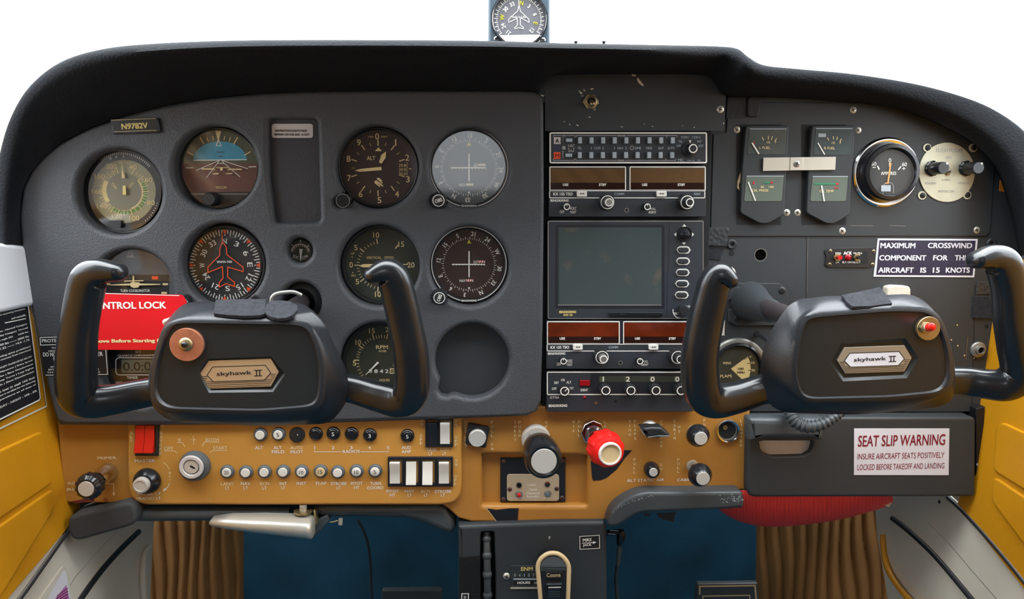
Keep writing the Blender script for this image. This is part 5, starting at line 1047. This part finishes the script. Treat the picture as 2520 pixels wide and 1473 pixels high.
# flap lever, cabin knobs, lighter
T = Th('flap_switch', 'black wedge-shaped flap lever in chrome collar right of WING FLAPS', 'lever', 585, 260, -.006, z='L')
b = T.part('collar'); b.lathe(578, 262, [(102, 0), (102, 2), (94, 5), (80, 6), (76, 4), (74, 0)], 'nickel', 40, cap=False).disc(578, 262, 78, 1, 'void')
k = T.part('lever'); a_ = [(500, 280), (570, 250), (700, 262), (790, 300), (790, 345), (560, 360), (510, 345)]
k.plate([roundpoly([(478, 262), (600, 245), (730, 250), (835, 340), (830, 370), (700, 382), (560, 380), (545, 365)], 14)], 4, 18, 'plastic', 3); k.line([(560, 368), (690, 352), (825, 350)], 8, 18.2, 'button').line([(700, 368), (800, 362)], 10, 18.2, 'steel')
def pullknob(name, lab, x, y, rx, ry, R, L, z='L'):
    T = Th(name, lab, 'knob', x, y, -.006, z=z).rot(rx, ry)
    b = T.part('collar'); b.lathe(x, y, [(72, 0), (72, 2), (66, 4), (34, 4.4), (32, 2)], 'alu', 36).lathe(x, y, [(16, 2), (16, L-8)], 'steel', 20)
    k = T.part('knob'); k.lathe(x, y, [(R*.4, L-16), (R*.95, L-12), (R, L-10), (R*.98, L-7), (R*.62, L), (R*.58, L+.5)], 'bezel_gloss', 48); j = k.part('cap'); j.lathe(x, y, [(R*.56, L), (R*.56, L+1.2), (R*.54, L+1.4)], 'nickel', 36); return T
pullknob('cabin_heat_knob', 'round black knob with silver centre beside CABIN HT', 1112, 290, 0, 0, 134, 25)
pullknob('cabin_air_knob', 'black knob with silver centre over the lettering CABIN AIR', 1098, 712, 0, 0, 136, 36)
T = Th('static_air_knob', 'small black knob above the lettering ALT STATIC AIR', 'knob', 590, 735, -.006, z='L')
b = T.part('knob'); b.lathe(590, 735, [(78, 0), (80, 2), (92, 5), (92, 8), (80, 12), (54, 13)], 'bezel_gloss', 40); j = b.part('cap'); j.lathe(590, 735, [(50, 12.8), (50, 14), (48, 14.2)], 'nickel', 30)
T = Th('lighter_socket', 'empty chrome cigar lighter socket beside the letters LIGHTER', 'socket', 1520, 285, -.006, z='L')
b = T.part('rim'); b.lathe(1520, 285, [(136, 0), (140, 2.5), (132, 4), (118, 3.5), (112, 1)], 'chrome', 48, cap=False)
c = T.part('barrel'); c.lathe(1520, 285, [(114, 2), (112, .4), (104, .35)], 'steel', 48, cap=False); c.disc(1520, 285, 113, .3, 'void'); c.lathe(1490, 250, [(30, .3), (28, 1.5), (18, 1.6), (14, .5)], 'brass_worn', 24)

# ---------------------------------------------------------------- padding below
def bar(lab, name, outline, h0, h1, d, px, py, m='bolster', bev=6, cat='knee pad', z=None, r=10):
    T, b = solo(name, lab, cat, px, py, d, z=z); b.sharp = 60; b.plate([roundpoly(outline, r)], h0, h1, m, bev); return T, b
bar('dark foam knee pad at the lower edge beside the yellow wall', 'knee_pad', [(166, 1276), (180, 1268), (318, 1234), (334, 1250), (336, 1290), (190, 1332), (172, 1322), (166, 1300)], -18, 12, -.004, 250, 1285, 'foam', 3.5, r=22)
T, b = solo('padded_bar', 'dark grey horizontal bar under the switch panel', 'bar', 520, 1262, -.012); b.sharp = 60
b.tube([(318, 1264, 0), (450, 1263, 0), (600, 1262, 0), (714, 1262, 0)], [17, 17, 16.5, 16], 'bolster', 24)
T, b = solo('knee_bolster', 'grey padded bolster curving down beside the pedestal top', 'bolster', 950, 1262, -.012); b.sharp = 60
b.plate([[(772, 1245), (900, 1243), (1076, 1240), (1100, 1252), (1116, 1276), (1123, 1300), (1112, 1314), (1098, 1314), (1070, 1302), (1040, 1288), (1000, 1278), (900, 1274), (800, 1274), (775, 1270)]], -30, 4, 'bolster', 7)
T, b = solo('knee_bolster', 'scuffed grey bolster under the cabin air knob', 'bolster', 1670, 1240, .004, z='L'); b.sharp = 60
b.plate([roundpoly([(75, 1400), (115, 1280), (185, 1195), (315, 1108), (430, 1056), (545, 1032), (1000, 1034), (1690, 1026), (1725, 1060), (1728, 1230), (1500, 1245), (900, 1270), (520, 1285), (380, 1330), (290, 1400), (170, 1460), (90, 1450)], 40)], -24, 8, 'bolster', 4)
random.seed(11)
for i in range(46):
    x, y = 1380+random.gauss(200, 90), 1090+random.gauss(20, 26)
    if 1250 < x < 1700 and 1040 < y < 1160: b.poly([(x, y), (x+random.uniform(6, 26), y+random.uniform(-8, 8)), (x+random.uniform(4, 20), y+random.uniform(6, 18))], 8.2, 'button')
for i in range(30):
    t = random.random(); x = 130+500*t; y = 1275-225*t**.55+random.uniform(8, 26); b.poly([(x, y), (x+12, y-3), (x+6, y+8)], 8.15, 'button')
b.poly([(660, 1284), (900, 1275), (870, 1392), (760, 1370), (700, 1340)], -14, 'plastic').poly([(505, 1284), (600, 1284), (580, 1325), (520, 1318)], -14, 'plastic')

# parking brake handle
T = Th('parking_brake_handle', 'polished silver tapering brake handle hanging under the switch panel', 'handle', 640, 1300, .006)
b = T.part('handle', sharp=60)
def sec(x, yt, yb, h0, h1): q1 = T.q(x, yt, h1); q2 = T.q(x, yb, h1); a = .28*(q1[1]-q2[1]); c = .2*(h1-h0)*.001; return [(q1[0], q1[1], h0*.001), (q1[0], q1[1], h1*.001-c), (q1[0], q1[1]-a, h1*.001), (q2[0], q2[1]+a, h1*.001), (q2[0], q2[1], h1*.001-c), (q2[0], q2[1], h0*.001)]
b.loft([sec(514, 1284, 1290, 2, 5), sec(518, 1280, 1297, -2, 10), (sec(560, 1280, 1306, -6, 12)), sec(640, 1283, 1317, -8, 14), sec(720, 1287, 1326, -9, 15), sec(752, 1289, 1330, -9, 15), sec(762, 1291, 1331, -8, 14), sec(768, 1295, 1326, -6, 10)], 'alu')
T.z = 'J'; b = T.part('bracket'); b.tube([(605, 722, -8), (605, 770, -8)], [28, 28], 'alu', 20, n=1); b.tube([(605, 765, -8), (605, 778, -8)], [72, 72], 'brass_worn', 24, n=1)
b.plate([[(570, 780), (640, 785), (655, 860), (590, 850), (565, 820)]], -14, -4, 'brass_worn', 1).plate([[(685, 765), (700, 770), (718, 875), (705, 885), (690, 860)]], -16, -6, 'brass_worn', 1).plate([[(660, 870), (800, 800), (815, 850), (690, 980)]], -26, -12, 'bolster', 1.5)
b.tube([(820, 860, -14), (850, 856, -14), (885, 845, -14)], [6, 6, 6], 'brass_worn', 10).tube([(905, 830, -14), (903, 876, -14)], [16, 18], 'alu', 16, n=1)

# hanging cables in the footwells
T, b = solo('cable', 'thin dark cable hanging in the pilot footwell', 'cable', 900, 1380, -.16, z='J'); b.tube([(1040, 840, 0), (1085, 920, 0), (1120, 1020, 0), (1140, 1150, 0), (1150, 1320, 0), (1160, 1500, 0)], 10, 'rubber', 10)

# ---------------------------------------------------------------- glove box
T = Th('glovebox', 'black glovebox door with moulded finger grip under the passenger yoke', 'glovebox', 2120, 1125, .004)
b = T.part('door', sharp=50)
b.plate([roundpoly([(1842, 1026), (2402, 1026), (2401, 1222), (1850, 1223), (1838, 1210)], 12), [(1869, 1086), (1880, 1084), (2000, 1084), (2002, 1096), (1996, 1112), (1980, 1122), (1900, 1124), (1880, 1116), (1871, 1102)]], -30, 0, 'metal_paint', 3, 1.5)
g = T.part('finger_grip', sharp=60); g.plate([roundpoly([(1842, 1028), (2032, 1030), (2028, 1086), (1990, 1080), (1890, 1080), (1845, 1088)], 8)], -2, 12, 'bolster', 6)
i_ = T.part('inner_liner'); i_.plate([rrect(1860, 1070, 2010, 1135)], -30, -8, 'paper_grey')
s = T.part('hinge_strip'); s.plate([[(2402, 1005), (2424, 1000), (2418, 1215), (2402, 1222)]], -24, -6, 'bezel', 1); s.disc(2406, 1142, 3.5, -5.8, 'button', 10)
T, b = solo('seat_slip_placard', 'white sticker lettered SEAT SLIP WARNING in dark red', 'placard', 2220, 1110, .0041)
T.z = 'O'; b.plate([[(1003, 168), (1733, 168), (1727, 525), (1001, 524)]], 0, .4, 'paper', .1)
b.text('SEAT SLIP WARNING', 1368, 258, 662, 84, .6, 'ink_maroon', bold=.012).text('INSURE AIRCRAFT SEATS POSITIVELY', 1362, 376, 662, 44, .6, 'ink_maroon', bold=.0).text('LOCKED BEFORE TAKEOFF AND LANDING', 1362, 458, 664, 44, .6, 'ink_maroon', bold=.0)
# things above, behind and below it
T, b = solo('air_hose', 'ribbed black flexible hose looping below the passenger yoke', 'hose', 690, 120, .006, z='O'); b.sharp = 80
b.tube([(505, -30, 4), (520, 60, 16), (560, 120, 22), (640, 152, 26), (740, 140, 28), (830, 95, 28), (900, 50, 26), (960, 10, 20)], [44, 44, 46, 46, 42, 36, 30, 24], 'bolster', 22, n=30, ribs=(19, .10))
T, b = solo('red_bag', 'ribbed red fabric bag bulging out below the glovebox', 'bag', 600, 800, -.05, z='O'); b.sharp = 80
top = 640; NX = 230; vs = []; fs = []
low = catmull([Vector((x, y, 0)) for x, y in ((-60, 740), (-30, 790), (40, 840), (160, 890), (300, 916), (450, 918), (620, 905), (800, 880), (960, 850), (1120, 806), (1240, 770), (1300, 740))], 20)
for i, p in enumerate(low):
    t = i/(len(low)-1)
    for j in range(13):
        s = j/12; y = top+(p.y-top)*math.sin(s*math.pi/2); hh = 40*math.cos(s*math.pi/2)+(1.6*abs(math.sin(math.pi*60*t+s*1.2)))+10; u, v = T.q(p.x, y, hh); vs.append((u, v, hh*.001))
N = len(low)
for i in range(N-1):
    for j in range(12): a = i*13+j; fs.append((a, a+1, a+14, a+13))
b.add(vs, fs, 'red_cloth')
T, b = solo('paper_scrap', 'crumpled cream paper corner poking out beneath the glovebox', 'paper', 1230, 735, -.02, z='O'); b.plate([[(1145, 690), (1310, 690), (1290, 740), (1270, 772), (1200, 740)]], 0, 1, 'paper_grey', .2)
T, b = solo('metal_frame', 'black recess with bare metal edges between ochre panel and glovebox', 'frame', 2120, 1015, -.02); b.plate([[(1842, 985), (2410, 985), (2406, 1045), (1842, 1045)]], -8, 0, 'void')
b.plate([[(1851, 990), (1857, 990), (1857, 1030), (1851, 1030)]], 0, 2, 'steel').plate([[(1872, 990), (1876, 990), (1876, 1030), (1872, 1030)]], 0, 2, 'steel').plate([[(2388, 1000), (2392, 1000), (2390, 1030), (2387, 1030)]], 0, 2, 'steel')

# ---------------------------------------------------------------- pedestal
T = Th('pedestal', 'black centre pedestal with worn grained upper edge', 'pedestal', 1310, 1380, .002)
b = T.part('housing', sharp=50); T.z = 'N'
b.plate([roundpoly([(150, 290), (700, 265), (1500, 240), (2130, 236), (2150, 300), (2160, 900), (2170, 1700), (165, 1700), (155, 800)], 26), roundpoly([(455, 375), (640, 372), (655, 1000), (660, 1560), (440, 1560), (445, 900)], 40)], -120, 0, 'metal_paint', 4, 2)
b.plate([roundpoly([(165, 715), (450, 690), (455, 1300), (440, 1560), (165, 1560)], 20)], -1, .8, 'leather_soft', .6)
b.plate([roundpoly([(440, 360), (665, 360), (680, 1580), (430, 1580)], 10)], -60, -40, 'void')
b.poly([(1365, 432), (1400, 432), (1378, 482)], .2, 'button')
p = T.part('letter_tab'); p.plate([[(188, 1196), (298, 1196), (292, 1340), (196, 1340)]], .8, 1.4, 'placard_black', .1); p.line([(196, 1330), (200, 1206), (290, 1204), (286, 1330)], 12, 1.6, 'ink_white').text('D', 243, 1254, 28, 36, 1.6, 'ink_white', bold=.03)
T = Th('trim_wheel', 'beaded grey trim wheel rim in the pedestal slot', 'wheel', 545, 900, .002, z='N')
b = T.part('rim', sharp=60); pts = []; rr = []
for i in range(0, 241):
    yy = 380+i*5; u = (yy-465)%0.001; dd = min(abs(yy-c) for c in (465, 690, 945, 1220, 1480))
    pts.append((535+(yy-380)*.015, yy, 1-((yy-930)/550.)**2*10)); rr.append(62*math.sqrt(max(0, 1-(dd/62)**2)) if dd < 45 else 46)
b.tube(pts, rr, 'bolster', 20, n=1)
T = Th('hour_meter', 'small hour meter lettered ENM on the pedestal', 'meter', 1040, 990, .002, z='N')
b = T.part('body'); b.plate([[(860, 830), (1300, 830), (1300, 1120), (862, 1128)]], 0, 1.2, 'metal_paint2', .3); b.text('ENM', 1078, 870, 155, 52, 1.4, 'ink_gold', bold=.03)
b.rect(895, 925, 1290, 990, 1.4, 'face_green'); b.line([(895, 1008), (1290, 1008)], 22, 1.5, 'button').rect(895, 1025, 1290, 1085, 1.4, 'ink_black').text('HOURS', 1035, 1056, 168, 36, 1.6, 'ink_white', bold=.03).text('1/10', 1225, 1056, 90, 36, 1.6, 'ink_white', bold=.03).line([(855, 1128), (1290, 1128)], 26, 1.5, 'disc_worn')
for i, c in enumerate('04157'): b.text(c, 916+i*63, 956, 26, 42, 1.6, 'button')
s = T.part('screw'); s.screw(802, 968, 48, 0, 'alu', dome=2)
T = Th('handheld_microphone', 'black microphone with cream rim and maker name on the pedestal', 'microphone', 1435, 950, .003, z='N')
b = T.part('rim', sharp=60); b.tube([(1265, 1700, 16), (1262, 1300, 16), (1236, 1000, 16), (1225, 840, 16), (1262, 740, 16), (1345, 675, 16), (1425, 658, 16), (1510, 675, 16), (1592, 740, 16), (1640, 840, 16), (1640, 1000, 16), (1628, 1300, 16), (1610, 1700, 16)], 30, 'ivory', 16, n=8)
b = T.part('body'); b.plate([[(1262, 1650), (1250, 1000), (1240, 850), (1275, 765), (1345, 705), (1425, 688), (1505, 705), (1580, 765), (1622, 850), (1622, 1000), (1600, 1650)]], 0, 17, 'placard_black', 2)
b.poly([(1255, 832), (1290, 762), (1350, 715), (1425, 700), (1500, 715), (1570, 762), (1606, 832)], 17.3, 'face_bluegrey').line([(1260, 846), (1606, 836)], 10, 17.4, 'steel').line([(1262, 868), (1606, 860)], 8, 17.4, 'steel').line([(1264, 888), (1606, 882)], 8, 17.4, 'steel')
p = T.part('name_tag'); p.plate([rrect(1318, 912, 1558, 1000, 6)], 17, 18, 'ink_black', .2); p.text('Cessna', 1438, 953, 180, 52, 18.2, 'ink_cream', bold=.0)
p = T.part('talk_button'); p.plate([rrect(1340, 1070, 1545, 1420, 8)], 17, 21, 'bezel_gloss', 1.5); p.line([(1365, 1122), (1536, 1118)], 14, 21.3, 'ink_white').line([(1340, 1078), (1545, 1074)], 14, 21.2, 'steel')
for y in (1180, 1212, 1244): p.line([(1370, y), (1525, y-2)], 3, 21.3, 'steel')
T, b = solo('microphone_jack_label', 'small black label lettered MIKE JACK with white arrow', 'label', 1922, 512, .0021, z='N')
b.plate([[(1783, 428), (2060, 412), (2064, 598), (1787, 614)]], 0, .4, 'ink_black', .1); b.line([(1790, 434), (2054, 418), (2058, 592), (1793, 608)], 9, .6, 'ink_white', True)
b.text('MIKE', 1890, 480, 116, 42, .6, 'ink_white', rot=-3, bold=.03).text('JACK', 1890, 552, 116, 42, .6, 'ink_white', rot=-3, bold=.03).line([(1820, 524), (1970, 516)], 9, .6, 'ink_white').poly([(1966, 496), (2016, 513), (1968, 536)], .6, 'ink_white')
T = Th('microphone_plug', 'black angled plug and lead on the passenger side of the pedestal', 'plug', 2300, 450, -.02, z='N')
b = T.part('plug'); b.tube([(2150, 385, 0), (2240, 380, 0), (2330, 372, 0)], [36, 36, 34], 'bezel_gloss', 18, n=3).tube([(2330, 360, 0), (2345, 420, 0), (2335, 500, 0), (2322, 545, 0)], [52, 58, 50, 36], 'bezel_gloss', 18)
b.line([(2200, 352), (2310, 360)], 8, 9, 'button').line([(2175, 398), (2270, 405)], 8, 9, 'button')
b = T.part('strain_relief'); b.tube([(2325, 560, 0), (2320, 640, 0), (2305, 810, 0)], [24, 32, 24], 'bolster', 14); b = T.part('cord'); b.tube([(2305, 800, 0), (2285, 900, 0), (2278, 1050, 0), (2290, 1200, 0), (2310, 1450, 0)], [22, 24, 24, 26, 26], 'rubber', 12)
# rudder pedals
T = Th('rudder_pedal', 'flat grey pedal at the foot of the pilot footwell', 'pedal', 1010, 1465, -.22); b = T.part('pad'); b.plate([roundpoly([(940, 1452), (1088, 1450), (1092, 1530), (936, 1530)], 5)], 0, 8, 'bolster', 2)
T = Th('rudder_pedal', 'flat pedal with pale raised edge in the passenger footwell', 'pedal', 1790, 1455, -.22); b = T.part('pad'); b.plate([roundpoly([(1716, 1436), (1866, 1434), (1872, 1540), (1708, 1540)], 5)], 0, 8, 'bolster', 2); b.line([(1722, 1462), (1722, 1442), (1858, 1440), (1866, 1530)], 4, 8.3, 'ivory').line([(1730, 1530), (1730, 1466), (1845, 1464), (1848, 1530)], 3, 8.3, 'ivory')
# ================================================================ control yokes
def ringpts(T, pts, h, n=8, rad=30):
    """even resampling of a rounded outline on the plane h"""
    o = [Vector(p) for p in roundpoly(pts, rad, 6)]; L = [0]
    for i in range(len(o)): L.append(L[-1]+(o[(i+1) % len(o)]-o[i]).length)
    N = 96; out = []
    for k in range(N):
        t = L[-1]*k/N; i = max(j for j in range(len(o)) if L[j] <= t+1e-9); f = (t-L[i])/max(1e-9, L[i+1]-L[i]); p = o[i].lerp(o[(i+1) % len(o)], f); out.append((*T.q(p.x, p.y, h), h*.001))
    return out
def mixr(a, b, t, dh=0): return [((1-t)*p[0]+t*q_[0], (1-t)*p[1]+t*q_[1], (1-t)*p[2]+t*q_[2]+dh) for p, q_ in zip(a, b)]
def horn(T, pts, name='grip'):
    """swept grip: (px, py, h, half-thickness across, half-thickness fore-aft)"""
    b = T.part(name, sharp=80); C = catmull([Vector((*T.q(x, y, h), h*.001)) for x, y, h, r, f in pts], 10)
    R = catmull([Vector((r*T.k(h), f*T.k(h), 0)) for x, y, h, r, f in pts], 10); N = len(C); S = 26; vs = []; fs = []
    for i in range(N):
        t = (C[min(i+1, N-1)]-C[max(i-1, 0)]).normalized(); z = Vector((0, 0, 1)); z = (z-t*z.dot(t)).normalized(); w = t.cross(z)
        for j in range(S):
            a = 2*math.pi*j/S; ca, sa = math.cos(a), math.sin(a); e = .8
            vs.append(C[i]+w*(R[i].x*math.copysign(abs(ca)**e, ca))+z*(R[i].y*math.copysign(abs(sa)**e, sa)))
    for i in range(N-1):
        for j in range(S): a = i*S+j; c = i*S+(j+1) % S; fs.append((a, c, c+S, a+S))
    # rounded end
    n0 = (N-1)*S; t = (C[-1]-C[-2]).normalized(); last = vs[n0:]; base = n0
    for f, g in ((.85, .45), (.55, .75), (.2, .92)):
        nb = len(vs); vs += [C[-1]+(p-C[-1])*f+t*(R[-1].x*g) for p in last]
        for j in range(S): c = (j+1) % S; fs.append((base+j, base+c, nb+c, nb+j))
        base = nb
    fs.append(tuple(range(base, base+S))); fs.append(tuple(range(S))[::-1])
    b.add(vs, fs, 'yoke'); return b
def badge(T, pc, w, m, hf, txtm):
    """hexagonal maker badge, pc = centre, w = half width, drawn in crop units"""
    b = T.part('badge'); cx, cy = pc; sl = -.035
    def R(pts, f=1): return [(cx+x*f*w, cy+y*f*w+x*f*w*sl) for x, y in pts]
    hexo = [(-1, -.02), (-.80, -.36), (.80, -.36), (1, -.02), (.80, .34), (-.78, .34)]; hexi = [(-.80, -.0), (-.66, -.2), (.66, -.2), (.80, -.0), (.64, .17), (-.64, .17)]
    b.plate([R(hexo)], hf-1, hf+1.2, m, .3)
    for i in range(7):
        y = .03+i*.045; xx = 1-.6*max(0, y+.02)
        b.line(R([(-xx*.97, y), (-.80 if y < .15 else 0, y)]), w*.014, hf+1.35, 'ink_black'); b.line(R([(.80 if y < .15 else 0, y), (xx*.97, y)]), w*.014, hf+1.35, 'ink_black')
    b.line(R(hexi), w*.02, hf+1.45, 'ink_black', True); b.poly(R(hexi), hf+1.4, txtm)
    b.text('skyhawk', cx-w*.12, cy-w*.01, w*.86, w*.13, hf+1.55, 'ink_black', rot=-2, bold=.012)
    for dx in (.44, .52): b.line(R([(dx, -.075), (dx, .055)]), w*.028, hf+1.55, 'ink_black')
    b.line(R([(.38, -.08), (.58, -.08)]), w*.022, hf+1.55, 'ink_black').line(R([(.38, .06), (.58, .06)]), w*.022, hf+1.55, 'ink_black')
def yoke(lab, px, py, d, back, mid, front, inset, pocket, shaft, horns, bc, bw, bm, tm):
    T = Th('control_yoke', lab, 'control yoke', px, py, d)
    hub = T.part('hub', sharp=50)
    B0 = ringpts(T, back, -52); B1 = ringpts(T, mid, -12); F = ringpts(T, front, 6)
    cx = sum(p[0] for p in F)/96; cy = sum(p[1] for p in F)/96
    def ins(r, s, h): return [(cx+(p[0]-cx)*s, cy+(p[1]-cy)*s, h*.001) for p in r]
    rings = [mixr(B0, B1, 0), mixr(B0, B1, .25, .0), mixr(B0, B1, .6), B1, mixr(B1, F, .45, .0025), mixr(B1, F, .8, .0014), F]
    I = ringpts(T, inset, 7.2); rings += [mixr(F, I, .5, .0004), I, ins(I, .988, 6.4), ins(I, .972, 5.2)]
    hub.loft(rings, 'yoke_hub', True, False)
    pl = T.part('face_panel', sharp=50); I2 = ins(I, .972, 5.0)
    outer = [(p[0], p[1]) for p in I2]; pk = [T.q(x, y, 5) for x, y in pocket]; A = sum(pk[i-1][0]*pk[i][1]-pk[i][0]*pk[i-1][1] for i in range(len(pk)))
    if A > 0: pk.reverse()
    ccx = sum(p[0] for p in pk)/len(pk); ccy = sum(p[1] for p in pk)/len(pk)
    pk2 = [(ccx+(x-ccx)*.93, ccy+(y-ccy)*.86) for x, y in pk]; flat = outer+pk
    tri = tessellate_polygon([[Vector((a, b_, 0)) for a, b_ in outer], [Vector((a, b_, 0)) for a, b_ in pk]])
    pl.add([(a, b_, .005) for a, b_ in flat], [orient(t, flat) for t in tri], 'yoke_inset')
    n = len(pk); pl.add([(a, b_, .005) for a, b_ in pk]+[(a, b_, .0025) for a, b_ in pk2], [(i, (i+1) % n, (i+1) % n+n, i+n) for i in range(n)]+[tuple(range(2*n-1, n-1, -1))], 'yoke_inset')
    s = T.part('shaft'); s.lathe(0, 0, [(26, -d*1000-5), (26, -40)], 'shaft', 32, loc=T.q(shaft[0], shaft[1], -d*1000))
    for h in horns: horn(T, h)
    if bw: badge(T, bc, bw, bm, 2.6, tm)
    return T
T = yoke('control yoke on the pilot side, badge bronze coloured', 615, 900, .165,
     [(452, 742), (745, 742), (800, 790), (855, 930), (858, 985), (820, 1035), (420, 1030), (372, 990), (362, 930), (400, 800)],
     [(440, 765), (520, 748), (745, 752), (792, 785), (842, 885), (858, 930), (856, 985), (815, 1042), (640, 1048), (415, 1036), (372, 1000), (362, 940), (380, 870), (415, 790)],
     [(390, 835), (405, 797), (438, 783), (700, 787), (755, 790), (776, 810), (797, 872), (803, 930), (798, 985), (780, 1012), (640, 1022), (415, 1018), (378, 1000), (366, 962), (372, 895)],
     [(401, 838), (416, 803), (441, 794), (700, 798), (746, 801), (764, 819), (785, 875), (790, 928), (785, 978), (771, 999), (640, 1010), (419, 1005), (390, 991), (377, 960), (384, 900)],
     [(488, 918), (512, 882), (668, 876), (702, 920), (672, 964), (514, 966)], (740, 745), [
     [(420, 955, -22, 34, 30), (350, 968, -22, 36, 30), (270, 984, -18, 38, 32), (215, 985, -14, 44, 36), (190, 960, -10, 47, 38), (188, 880, -6, 46, 36), (196, 800, -4, 42, 34), (208, 730, -2, 42, 34), (220, 684, 0, 40, 34), (246, 668, 2, 31, 32), (292, 669, 4, 21, 28)],
     [(800, 945, -22, 34, 30), (870, 958, -22, 36, 30), (930, 975, -18, 38, 32), (985, 985, -14, 42, 36), (1012, 960, -10, 44, 38), (1012, 880, -6, 44, 36), (998, 800, -4, 43, 34), (982, 730, -2, 42, 34), (968, 684, 0, 40, 34), (948, 668, 2, 32, 32), (914, 677, 4, 20, 28)]],
     (588, 920), 98, 'badge', 'badge')
k = T.part('push_to_talk_button'); k.lathe(459, 848, [(41, 5), (41, 7.8), (40, 8.4)], 'copper', 48, hq=8); k.lathe(457, 847, [(17, 8), (17, 9.5), (14, 10.5), (9, 11)], 'brass_worn', 28, hq=9); k.lathe(456, 846, [(8, 10), (7, 13), (4, 13.8)], 'bezel_gloss', 20, hq=10)
def fuzz(T, pts, h0, h1, n, lab):
    v = T.part('velcro_patch', label=lab); u = [T.q(x, y, h) for (x, y), h in zip(pts, h0)]
    vs = [(*T.q(x, y, h), h*.001+.0) for (x, y), h in zip(pts, h0)]
    top = [(a, b_+.0022, c+.0006) for a, b_, c in vs]; m = len(vs)
    v.add(vs+top, [(i, (i+1) % m, (i+1) % m+m, i+m) for i in range(m)]+[tuple(range(m, 2*m)), tuple(range(m))[::-1]], 'velcro'); return v
# strips of hook tape lie on the sloping top of the hub: front edge near, back edge far
HL = lambda pts: [max(-14, 5-(783-y)*17/35.)+2.0 for x, y in pts]
p_ = [(527, 777), (560, 781), (600, 783), (640, 782), (652, 778), (655, 742), (600, 742), (532, 744)]; fuzz(T, p_, HL(p_), 0, 0, 'rectangular dark velcro strip')
p_ = [(652, 774), (664, 784), (684, 790), (706, 788), (724, 779), (734, 767), (730, 756), (714, 748), (690, 745), (668, 747), (655, 757)]; fuzz(T, p_, [h+.6 for h in HL(p_)], 0, 0, 'oval dark velcro pad')
p = T.part('retaining_clip', label='bent metal lock clip'); p.tube([(668, 748, -48), (670, 732, -48), (684, 722, -48), (720, 718, -48), (742, 726, -50)], [5, 5.5, 5.5, 5, 5], 'steel', 12)
T = yoke('control yoke on the passenger side, badge white', 2120, 870, .165,
     [(1950, 735), (2250, 722), (2300, 760), (2345, 860), (2352, 930), (2340, 985), (1900, 1000), (1878, 960), (1890, 830)],
     [(1932, 762), (1950, 742), (2020, 728), (2235, 726), (2290, 750), (2325, 810), (2345, 880), (2352, 945), (2345, 985), (2310, 1002), (2110, 1020), (1925, 1015), (1885, 990), (1870, 880), (1898, 810)],
     [(1952, 850), (1966, 788), (1992, 768), (2193, 753), (2290, 755), (2320, 785), (2343, 845), (2349, 900), (2346, 946), (2320, 974), (2193, 988), (1988, 993), (1957, 975), (1944, 916)],
     [(1966, 848), (1981, 794), (1997, 781), (2193, 765), (2284, 767), (2309, 791), (2331, 848), (2338, 899), (2334, 940), (2312, 964), (2193, 976), (1990, 981), (1969, 967), (1957, 916)],
     [(2042, 890), (2070, 842), (2228, 832), (2262, 880), (2232, 930), (2075, 938)], (1855, 745), [
     [(1935, 950, -22, 34, 30), (1875, 958, -22, 36, 30), (1810, 978, -18, 38, 32), (1755, 985, -14, 42, 36), (1728, 960, -10, 44, 38), (1722, 880, -6, 44, 36), (1734, 800, -4, 42, 34), (1750, 730, -2, 40, 34), (1760, 688, 0, 36, 32), (1774, 676, 2, 28, 30), (1797, 690, 4, 20, 26)],
     [(2310, 935, -22, 34, 30), (2370, 938, -22, 36, 30), (2420, 944, -18, 36, 32), (2475, 945, -14, 40, 36), (2510, 915, -10, 42, 38), (2502, 850, -6, 42, 36), (2490, 780, -4, 40, 34), (2482, 710, -2, 38, 34), (2468, 652, 0, 40, 34), (2442, 634, 2, 31, 32), (2402, 641, 4, 20, 28)]],
     (2152, 885), 92, 'badge_silver', 'paper')
k = T.part('push_to_talk_button', label='red push button on round washer'); k.lathe(2282, 807, [(29, 4), (29, 7.6), (28, 8)], 'brass_worn', 40, hq=6); k.plate([circ(2280, 806, 15, 6)], 7, 11, 'brass_worn', .4); k.tube([(2281, 805, 9), (2286, 805, 16)], [9, 9], 'paper_grey', 20, n=1); k.tube([(2286, 805, 14), (2292, 804, 24)], [10, 10], 'red_bright', 20, n=1); k.ball(2292, 804, 24, 10, 'red_bright', .5)
p_ = [(2070, 732), (2084, 750), (2096, 760), (2140, 759), (2194, 752), (2180, 732), (2165, 712), (2120, 722)]; fuzz(T, p_, [max(-12, 6-(762-y)*18/34.)+2 for x, y in p_], 0, 0, 'curled dark velcro flap')

T, b = solo('lead_wire', 'black cord curling from the passenger panel behind the yoke', 'cord', 1880, 835, -.01); b.tube([(1862, 824, 0), (1880, 830, 10), (1896, 845, 22), (1904, 865, 34), (1902, 880, 40), (1893, 868, 46), (1885, 876, 52)], [5, 6, 6, 6, 6, 8, 10], 'rubber', 12)

# ================================================================ make all the meshes
bpy.context.view_layer.update()
for b in BUILD:
    if b.parent is None: b.build()
for b in BUILD:
    if b.parent is not None: b.build()
